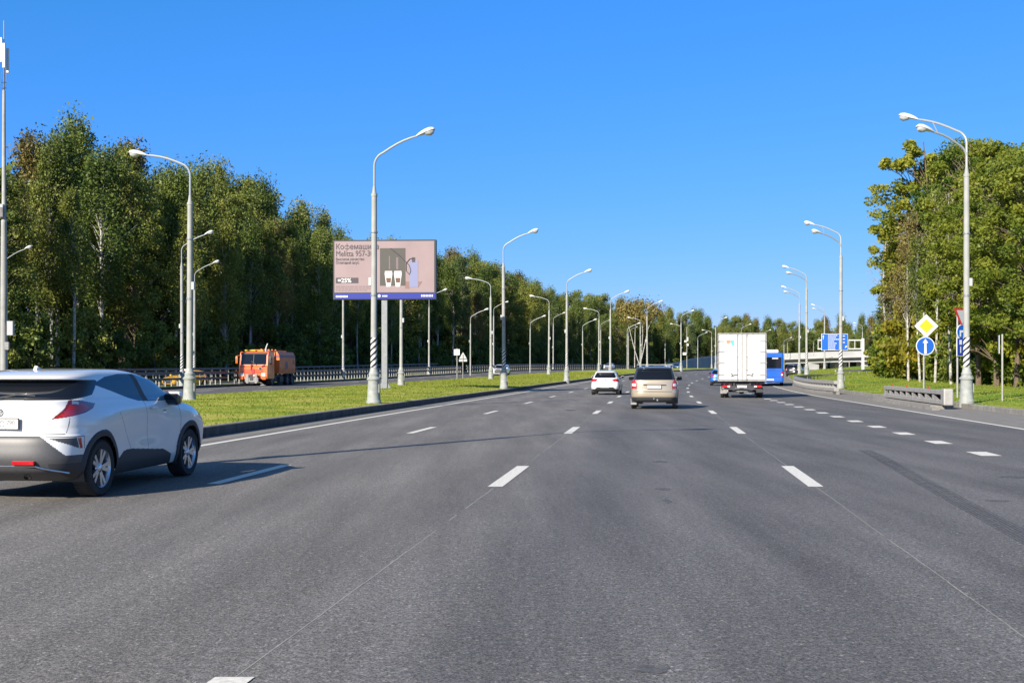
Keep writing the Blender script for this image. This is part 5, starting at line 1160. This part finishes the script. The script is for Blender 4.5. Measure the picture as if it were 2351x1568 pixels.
    for s in (-1, 1):
        b = MB(); b.box((s*1.05, -5.95, 1.02), (.36, 2.6, .05)); b.build('mudguard', 'plastic', t)
        b = MB(); b.box((s*1.1, -3.6, .55), (.3, .9, .5), bev=.04); b.build('side_locker', 'plastic', t)
    b = MB(); b.box((.0, .02, .88), (.52, .012, .12)); b.build('licence_plate', 'signwhite', t)
    t.scale = (1.03, 1.03, 1.06)
sweeper()

# ================================================================ trees
def leaf_mesh(name, C, size, m, seed, tint=None, droop=0.0):
    r = np.random.default_rng(seed); n = len(C); C = np.asarray(C)
    nrm = r.normal(size=(n, 3)); nrm[:, 2] += .35; nrm /= np.linalg.norm(nrm, axis=1)[:, None]
    a = np.cross(nrm, r.normal(size=(n, 3))); a /= np.linalg.norm(a, axis=1)[:, None]; b_ = np.cross(nrm, a)
    if droop: a[:, 2] -= droop; a /= np.linalg.norm(a, axis=1)[:, None]
    s = size*r.uniform(.6, 1.4, n)[:, None]
    V = np.stack([C-a*s*.6, C+b_*s*.36, C+a*s*.6+nrm*s*.12, C-b_*s*.36], 1).reshape(-1, 3)
    me = bpy.data.meshes.new(name); me.vertices.add(4*n); me.loops.add(4*n); me.polygons.add(n)
    me.vertices.foreach_set('co', V.reshape(-1)); me.loops.foreach_set('vertex_index', np.arange(4*n)); me.polygons.foreach_set('loop_start', np.arange(n)*4)
    me.update(calc_edges=True); at = me.attributes.new('tint', 'FLOAT', 'FACE')
    at.data.foreach_set('value', np.clip((tint if tint is not None else r.random(n))+r.normal(0, .07, n), 0, 1.3)); me.materials.append(M[m]); return me
def tree_proto(kind, H, seed, nleaf, lsize, leafm, bark, width, base, cl_r=.9, nclus=60, lean=0.0, trunk_r=.17, name='tree'):
    r = np.random.default_rng(seed); rr = random.Random(seed)
    b = MB(); n = 9; bend = [r.normal(0, .25) for _ in range(2)]
    def axis(t): return Vector((bend[0]*math.sin(t*3)*1.2+lean*t*t*3, bend[1]*math.sin(t*2.3+1), t*H*.96))
    tp_ = [axis(i/n) for i in range(n+1)]; tp_[0].z = -.5
    b.tube(tp_, [trunk_r*(1-.88*i/n)+.015 for i in range(n+1)], 7)
    cents = []; 
    for k in range(nclus):
        t = base+(1-base)*(k+rr.random())/nclus; u = (t-base)/(1-base)
        if kind == 'birch': wr = width*(math.sin(min(1, u*1.15+.12)*math.pi*.93)**.7)*(.75+.25*rr.random())
        elif kind == 'round': wr = width*math.sqrt(max(.02, 1-((u-.45)/.58)**2))
        elif kind == 'cone': wr = width*(1-u*.93)
        else: wr = width*(.5+.5*math.sin(u*math.pi))
        th = rr.random()*2*math.pi; q = wr*math.sqrt(rr.uniform(.10, 1)); c = axis(t)+Vector((q*math.cos(th), q*math.sin(th), rr.uniform(-.3, .3)))
        if kind == 'round': c.z += (1-q/max(wr, .1))*.2
        cents.append((c, t, u))
        if k % 2 == 0 or q > wr*.7:
            s0 = axis(max(base*.6, t-.10-.05*rr.random())); mid = s0.lerp(c, .5)+Vector((0, 0, .25)); b.tube([s0, mid, c], [trunk_r*.28*(1-t*.6), trunk_r*.16, .012], 4, caps=False)
    tr = b
    C = []; T = []
    per = nleaf//nclus
    for c, t, u in cents:
        cr_ = cl_r*rr.uniform(.55, 1.25); nn = int(per*rr.uniform(.5, 1.5)); p = r.normal(size=(nn, 3)); p /= (np.linalg.norm(p, axis=1)[:, None]+1e-9); p *= (r.random(nn)**.45)[:, None]*cr_
        if kind == 'birch': p[:, 2] = p[:, 2]*1.35-np.abs(r.normal(0, .5, nn))
        elif kind == 'cone': p[:, 2] *= .35; p[:, :2] *= 1.3
        else: p[:, 2] *= .72
        C.append(p+np.array(c)); T.append(np.full(nn, rr.random()))
    me = leaf_mesh('crown', np.concatenate(C), lsize, leafm, seed, np.concatenate(T), .5 if kind == 'birch' else 0)
    root = bpy.data.objects.new(name, None); col.objects.link(root); root.empty_display_size = .3
    tr.build('trunk', bark, root); c = bpy.data.objects.new('crown', me); col.objects.link(c); c.parent = root
    CH[root.name] = list(root.children); return root
H0 = 20.0
protoL = [tree_proto('birch', H0, 21, 15000, .19, 'leafA', 'bark_birch', 2.7, .34, 1.05, 90, name='birch_tree'),
          tree_proto('birch', H0, 26, 13000, .19, 'leafB', 'bark_birch', 2.3, .44, .95, 80, lean=.2, name='birch_tree'),
          tree_proto('birch', H0, 23, 15000, .19, 'leafB', 'bark_birch', 2.9, .40, 1.1, 85, name='birch_tree'),
          tree_proto('round', H0, 25, 15000, .21, 'leafA', 'bark', 3.4, .26, 1.1, 95, trunk_r=.2, lean=.3, name='leafy_tree'),
          tree_proto('birch', H0, 22, 13000, .19, 'leafC', 'bark_birch', 2.6, .38, 1.0, 80, name='birch_tree'),
          tree_proto('birch', H0, 27, 8500, .18, 'leafA', 'bark_birch', 2.1, .5, .8, 60, lean=-.3, name='birch_tree'),
          tree_proto('round', H0, 24, 15000, .21, 'leafB', 'bark', 3.5, .22, 1.15, 95, trunk_r=.2, name='leafy_tree'),
          tree_proto('cone', H0, 28, 12000, .21, 'leafD', 'bark', 2.6, .14, .9, 100, name='spruce_tree')]
protoR = [tree_proto('round', H0, 31, 17000, .225, 'leafG', 'bark', 4.6, .18, .85, 100, trunk_r=.22, name='leafy_tree'),
          tree_proto('round', H0, 32, 15000, .215, 'leafE', 'bark', 4.0, .22, .85, 92, trunk_r=.2, name='leafy_tree'),
          tree_proto('birch', H0, 33, 6500, .17, 'leafC', 'bark_birch', 2.0, .42, .8, 75, trunk_r=.12, name='birch_tree'),
          tree_proto('cone', H0, 34, 7000, .22, 'leafD', 'bark', 2.6, .14, .7, 110, name='spruce_tree'),
          tree_proto('birch', H0, 35, 5000, .17, 'leafA', 'bark_birch', 1.8, .5, .7, 60, trunk_r=.12, name='birch_tree')]
protoR.append(tree_proto('round', H0, 36, 8500, .235, 'leafG', 'bark', 4.4, .35, .72, 58, trunk_r=.2, lean=-.5, name='leafy_tree'))
shr = [tree_proto('bush', 4.0, 41, 3200, .22, 'leafY', 'bark', 1.5, .08, .55, 40, trunk_r=.04, name='shrub'), tree_proto('bush', 4.0, 42, 3200, .22, 'leafG', 'bark', 1.7, .06, .6, 40, trunk_r=.04, name='shrub'),
       tree_proto('bush', 4.0, 43, 4500, .2, 'leafB', 'bark', 1.9, .05, .7, 36, trunk_r=.04, name='shrub'), tree_proto('bush', 4.0, 44, 4500, .2, 'leafA', 'bark', 1.9, .05, .7, 36, trunk_r=.04, name='shrub')]
used = set()
def plant(p, x, y, z, h, lab, cat, grp, base_h=H0, wide=1.0):
    if p.name in used: o = dup(p)
    else: o = p; used.add(p.name)
    s = h/base_h; o.location = (x, y, z); sw = s*wide; o.scale = (sw, sw, s); o.rotation_euler = (0, 0, random.uniform(0, 6.28)); tag(o, lab, cat, grp); return o
SK = np.array([(-300, 300), (0, 285), (80, 245), (120, 240), (190, 265), (300, 335), (400, 355), (450, 380), (560, 412), (640, 430), (680, 478), (740, 472), (790, 520), (830, 552), (1010, 572), (1100, 585), (1200, 635), (1320, 665), (1460, 695), (1600, 712), (1700, 722), (1850, 726), (2100, 718)], float)
def sky_y(u): return float(np.interp(u, SK[:, 0], SK[:, 1]))
def zone(u):
    for lim, s in ((30, 'behind the telecom mast'), (250, 'above the white crossover tail'), (430, 'above the white crossover bonnet'), (560, 'right of the tall near lamp'), (690, 'above the orange sweeper truck'),
                   (770, 'between sweeper truck and billboard'), (1005, 'behind the billboard'), (1110, 'just right of the billboard'), (1180, 'above the oncoming white SUV'), (1300, 'between oncoming SUV and hatchback'), (1430, 'above the white hatchback'), (1560, 'above the beige SUV'), (1650, 'above the ramp wall'),
                   (1760, 'beyond the truck roof'), (1850, 'above the blue bus'), (1960, 'behind the blue direction sign'), (2600, 'at the right end of the overpass')):
        if u < lim: return s
_F = pchip([60, 102, 119, 134, 176, 206, 260, 305, 359, 412, 455, 480, 497], [-55, -47, -38.5, -34, -28, -18.5, -2, 13, 36, 70, 112, 155, 205])
lab1 = {'birch_tree': ('tall pale birch %s', 'tree'), 'leafy_tree': ('tall leafy tree %s', 'tree'), 'spruce_tree': ('dark spruce, %s', 'tree')}
ntree = 0; rt = random.Random(5)
for row, (dx, n, lo, hi) in enumerate(((0, 82, .70, 1.0), (6, 72, .84, 1.06), (13, 44, .92, 1.08))):
    s = 0; y = 84.0+row*3
    while y < 497 and ntree < 285:
        x = float(_F(y))-dx*1.2+rt.uniform(-2.6, 2.0); yy = y+dx*.75+rt.uniform(-1.5, 1.5)
        u = 1175.5+FPX*x/yy
        dist = math.hypot(float(slope(_F, y)), 1)**1.0
        y += (3.9+.011*y+row*1.2)/dist*rt.uniform(.75, 1.25)
        if u < -90 or u > 2060: continue
        g = float(Z(yy))+.1; h = (850-sky_y(u))/FPX*yy+CAM_H-g; h *= rt.uniform(lo, hi)
        if h > 33: h = 33
        p = rt.choice(protoL[:4]+protoL if row == 0 else protoL[:5])
        nm = p.name.split('.')[0]; lb = lab1[nm][0] % zone(u); ad = ('front rank', 'second rank', 'deep rank')[row]
        plant(p, x, yy, g-.1, h, lb.replace('tall', 'towering' if h > 23 else 'tall' if h > 19 else 'shorter')+', '+ad, 'tree', 'trees of the left wood: '+nm.replace('_', ' ')+' '+zone(u)+' '+ad, wide=rt.uniform(.85, 1.2)); ntree += 1
# undergrowth at the foot of the left wood
y = 80.0; ns = 0
while y < 420:
    x = float(_F(y))+rt.uniform(.5, 3.0); u = 1175.5+FPX*x/y; y += 2.6+.010*y
    if u < -60 or u > 1700: continue
    p = rt.choice([shr[2], shr[2], shr[3]]); plant(p, x, y, float(Z(y)), rt.uniform(3.5, 7.5), 'dark green roadside bush '+zone(u), 'bush', 'undergrowth bushes '+zone(u), 4.0, rt.uniform(.7, 1.1)); ns += 1
# the depth of the wood: one dense mass far behind the trees one can tell apart
def mass(name, path, h0, h1, n, size, m, seed, label, depth=14, skyk=None):
    r = np.random.default_rng(seed); P = np.array(path, float); d = np.hypot(*np.diff(P, axis=0).T); s = np.concatenate([[0], np.cumsum(d)]); u = r.random(n)*s[-1]
    x = np.interp(u, s, P[:, 0]); y = np.interp(u, s, P[:, 1]); off = r.random(n)*depth; x = x-off*.6; y = y+off*.8; z0 = Z(y)
    if skyk: uu = 1175.5+FPX*x/y; top = (850-np.interp(uu, SK[:, 0], SK[:, 1]))/FPX*y*skyk
    else: top = np.full(n, h1)
    z = z0+h0+r.random(n)**np.where(r.random(n) < .35, 2.2, .8)*(top-h0)*(.9+.1*np.sin(u*.9))
    me = leaf_mesh(name, np.stack([x, y, z], 1), size, m, seed); o = bpy.data.objects.new(name, me); col.objects.link(o); tag(o, label, 'wood', kind='stuff')
mass('woodland', [(float(_F(y))-22/math.hypot(1, float(slope(_F, y))), y+22*float(slope(_F, y))/math.hypot(1, float(slope(_F, y)))) for y in list(np.arange(66, 480, 10))+[486, 492, 500, 506]], -.3, 20, 170000, 1.0, 'leafB', 51, 'dark depth of the wood behind the left hand trees, one green mass', 16, .86)
mass('woodland', [(float(_F(y))-30/math.hypot(1, float(slope(_F, y))), y+30*float(slope(_F, y))/math.hypot(1, float(slope(_F, y)))) for y in list(np.arange(66, 480, 10))+[490, 500]], -.3, 9, 60000, 1.4, 'leafB', 53, 'black green understorey far inside the left hand wood', 12)
mass('woodland', [(60, 95), (58, 120), (66, 150), (85, 185)], 0, 17, 14000, .8, 'leafB', 52, 'dark depth of the wood behind the right hand trees', -18)
# right wood
rz_ = [(u, y, d, k, lab) for (u, y, d, k, lab) in (
    (2040, 112, 520, 4, 'bare topped birch standing apart at the left end of the right wood'), (2026, 125, 640, 3, 'dark spruce at the left end of the right wood beside the overpass'),
    (2052, 100, 600, 2, 'thin birch beside the bare topped birch'), (2085, 90, 480, 2, 'leaning birch with white trunk left of the diamond sign'), (2116, 98, 335, 5, 'tall maple reaching out above the birches, top left of the right wood'),
    (2143, 84, 430, 4, 'birch with long white trunk directly behind the diamond sign'), (2165, 94, 292, 5, 'broad maple with twin lamp heads in front of its top'), (2185, 84, 420, 2, 'birch between the diamond sign and the striped lamp'), (2205, 92, 330, 1, 'green tree behind the give way sign'),
    (2245, 74, 310, 0, 'bright maple just right of the tall striped lamp'), (2290, 70, 340, 0, 'bright maple above the edge on sign'), (2330, 66, 335, 1, 'green tree at the right edge of the picture'), (2375, 63, 345, 0, 'yellow green maple cut by the right edge of the picture'), (2440, 60, 350, 1, 'green tree just outside the right edge'),
    (2182, 106, 360, 1, 'green tree in the second rank behind the diamond sign'), (2215, 98, 310, 0, 'maple in the second rank behind the twin lamps'), (2230, 86, 305, 1, 'green tree in the second rank right of the striped lamp'), (2275, 82, 330, 2, 'birch in the second rank above the edge on sign'), (2320, 78, 320, 1, 'green tree in the second rank near the right edge'), (2380, 74, 320, 0, 'maple in the second rank at the right edge'),
    (2090, 112, 500, 4, 'slender birch in the second rank left of the diamond sign'), (2065, 118, 560, 3, 'spruce in the second rank beside the thin birch'), (2215, 105, 330, 3, 'spruce deep behind the striped lamp'), (2155, 108, 380, 2, 'birch deep behind the diamond sign'), (2300, 92, 340, 3, 'spruce deep behind the edge on sign'),
    (2180, 80, 420, 4, 'short white trunked birch behind the round right turn sign'), (2112, 86, 520, 4, 'small birch left of the diamond sign post'), (2024, 150, 700, 3, 'low spruce at the end of the overpass'), (2040, 140, 600, 3, 'spruce behind the birches by the overpass'), (2060, 108, 470, 2, 'birch beside the thin birch, ragged left edge of the right wood'), (2098, 98, 440, 4, 'slender birch with sparse crown left of the diamond sign'))]
for u, y, v, k, lab in rz_:
    g = float(Z(y))+.6; h = (850-v)/FPX*y+CAM_H-g; wd = {0: 1.05, 1: 1.0, 2: 1.0, 3: 1.0, 4: 1.0, 5: 1.1}[k]*max(1.0, 16/h)**.6
    plant(protoR[k], px(u, y), y, g-.15, h, lab, 'tree', 'trees of the right wood', wide=wd)
rs = random.Random(9)
for i in range(42):
    u = 2030+i*9.3+rs.uniform(-6, 6); f = max(0, (u-2005)/420); y = 104-46*f**.8+rs.uniform(-1, 4); k = rs.choice([0, 1, 1, 1, 1]) if 2040 < u < 2150 or u > 2300 else rs.choice([1, 1, 2])
    if 2110 < u < 2180: k = rs.choice([0, 0, 1])
    y += 5; kn = {0: 'yellow autumn', 1: 'yellow green', 2: 'dark green', 3: 'olive green'}[k]
    where = 'left of the diamond sign' if u < 2095 else 'behind the diamond sign' if u < 2150 else 'between diamond sign and striped lamp' if u < 2215 else 'right of the striped lamp' if u < 2290 else 'near the right edge'
    plant(shr[k], px(u, y), y, float(Z(y))+.65, rs.uniform(2.4, 5.2)*(1.25 if y > 85 else 1), kn+' bush below the right wood, '+where, 'bush', kn+' bushes of the right wood '+where, 4.0, rs.uniform(.8, 1.2))

def dead_tree(name, x, y, g, H, lab, seed, fork=False):
    r = random.Random(seed); t = empty(name, (x, y, g), 0, lab, 'tree'); b = MB(); n = 8
    b.tube([(.12*math.sin(i), .1*math.cos(i*1.3), i/n*H-.3*(i == 0)) for i in range(n+1)], [.12*(1-.85*i/n)+.01 for i in range(n+1)], 6); b.build('trunk', 'bark_birch', t)
    b = MB()
    for i in range(34):
        z = H*r.uniform(.45, .98); th = r.uniform(0, 6.28); L_ = r.uniform(.6, 2.2)*(1.3-z/H*.6); p0 = Vector((0, 0, z)); p1 = p0+Vector((math.cos(th)*L_*.5, math.sin(th)*L_*.5, L_*.45)); p2 = p1+Vector((math.cos(th)*L_*.5, math.sin(th)*L_*.5, r.uniform(-.3, .4)*L_))
        b.tube([p0, p1, p2], [.03, .016, .006], 4, caps=False)
        for j in range(4):
            q = p1.lerp(p2, r.random()); b.tube([q, q+Vector((r.uniform(-.4, .4), r.uniform(-.4, .4), r.uniform(-.6, .2)))], [.010, .004], 3, caps=False)
    b.build('branches', 'twig', t); return t
dead_tree('bare_tree', px(2031, 108), 108, float(Z(108))+.5, (850-500)/FPX*108, 'nearly bare grey birch at the left end of the right wood, sky behind its top', 3)
def forked_tree():
    y = 262; t = empty('forked_tree', (px(1462, y), y, float(Z(y))+.5), 0, 'bare white trunked forked birches standing in front of the wood above the beige SUV', 'tree')
    for (x0, x1, z1, x2, z2) in ((.8, -1.6, 8.5, -3.0, 13.5), (.9, 1.4, 8, .9, 13.8), (.6, 2.6, 9, 4.5, 13), (-.5, -.4, 8, -.2, 14)):
        b = MB(); b.tube([(x0, 0, 0), (x0*.4+x1*.6, .2, z1*.55), (x1, 0, z1), (x2, .1, z2)], [.11, .09, .07, .02], 7); b.build('trunk', 'bark_birch', t)
    r = np.random.default_rng(8); C = []
    for cx_, cz_ in ((-2.2, 11.5), (2.2, 11.5), (.2, 11.8), (-3, 13.5), (-1.5, 14.5), (.8, 14.6), (3, 14), (4.6, 13), (-.4, 13)): 
        p = r.normal(size=(420, 3))*np.array([1.2, .9, .9]); C.append(p+np.array([cx_, 0, cz_]))
    me = leaf_mesh('crown', np.concatenate(C), .38, 'leafC', 8); c = bpy.data.objects.new('crown', me); col.objects.link(c); c.parent = t
forked_tree()
ORD = ['leftmost', 'second from left', 'third from left', 'fourth from left', 'fifth from left', 'sixth from left', 'seventh from left', 'eighth from left', 'ninth from left', 'tenth from left', 'eleventh from left', 'twelfth from left']
same = {}
for o in scene.objects:
    if o.parent is None and o.get('label') and o.get('category') in ('tree', 'bush'): same.setdefault(o['label'], []).append(o)
for lab, os_ in same.items():
    if 1 < len(os_) <= 12:
        os_.sort(key=lambda o: o.location.x/o.location.y)
        for i, o in enumerate(os_): o['label'] = lab+', '+(ORD[i] if i < len(os_)-1 or i == 0 else 'rightmost')
LONG = [(o.name, o['label']) for o in scene.objects if o.parent is None and o.get('label') and len(o['label'].split()) > 16]
print('trees', ntree, 'shrubs', ns, 'objects', len(scene.objects))
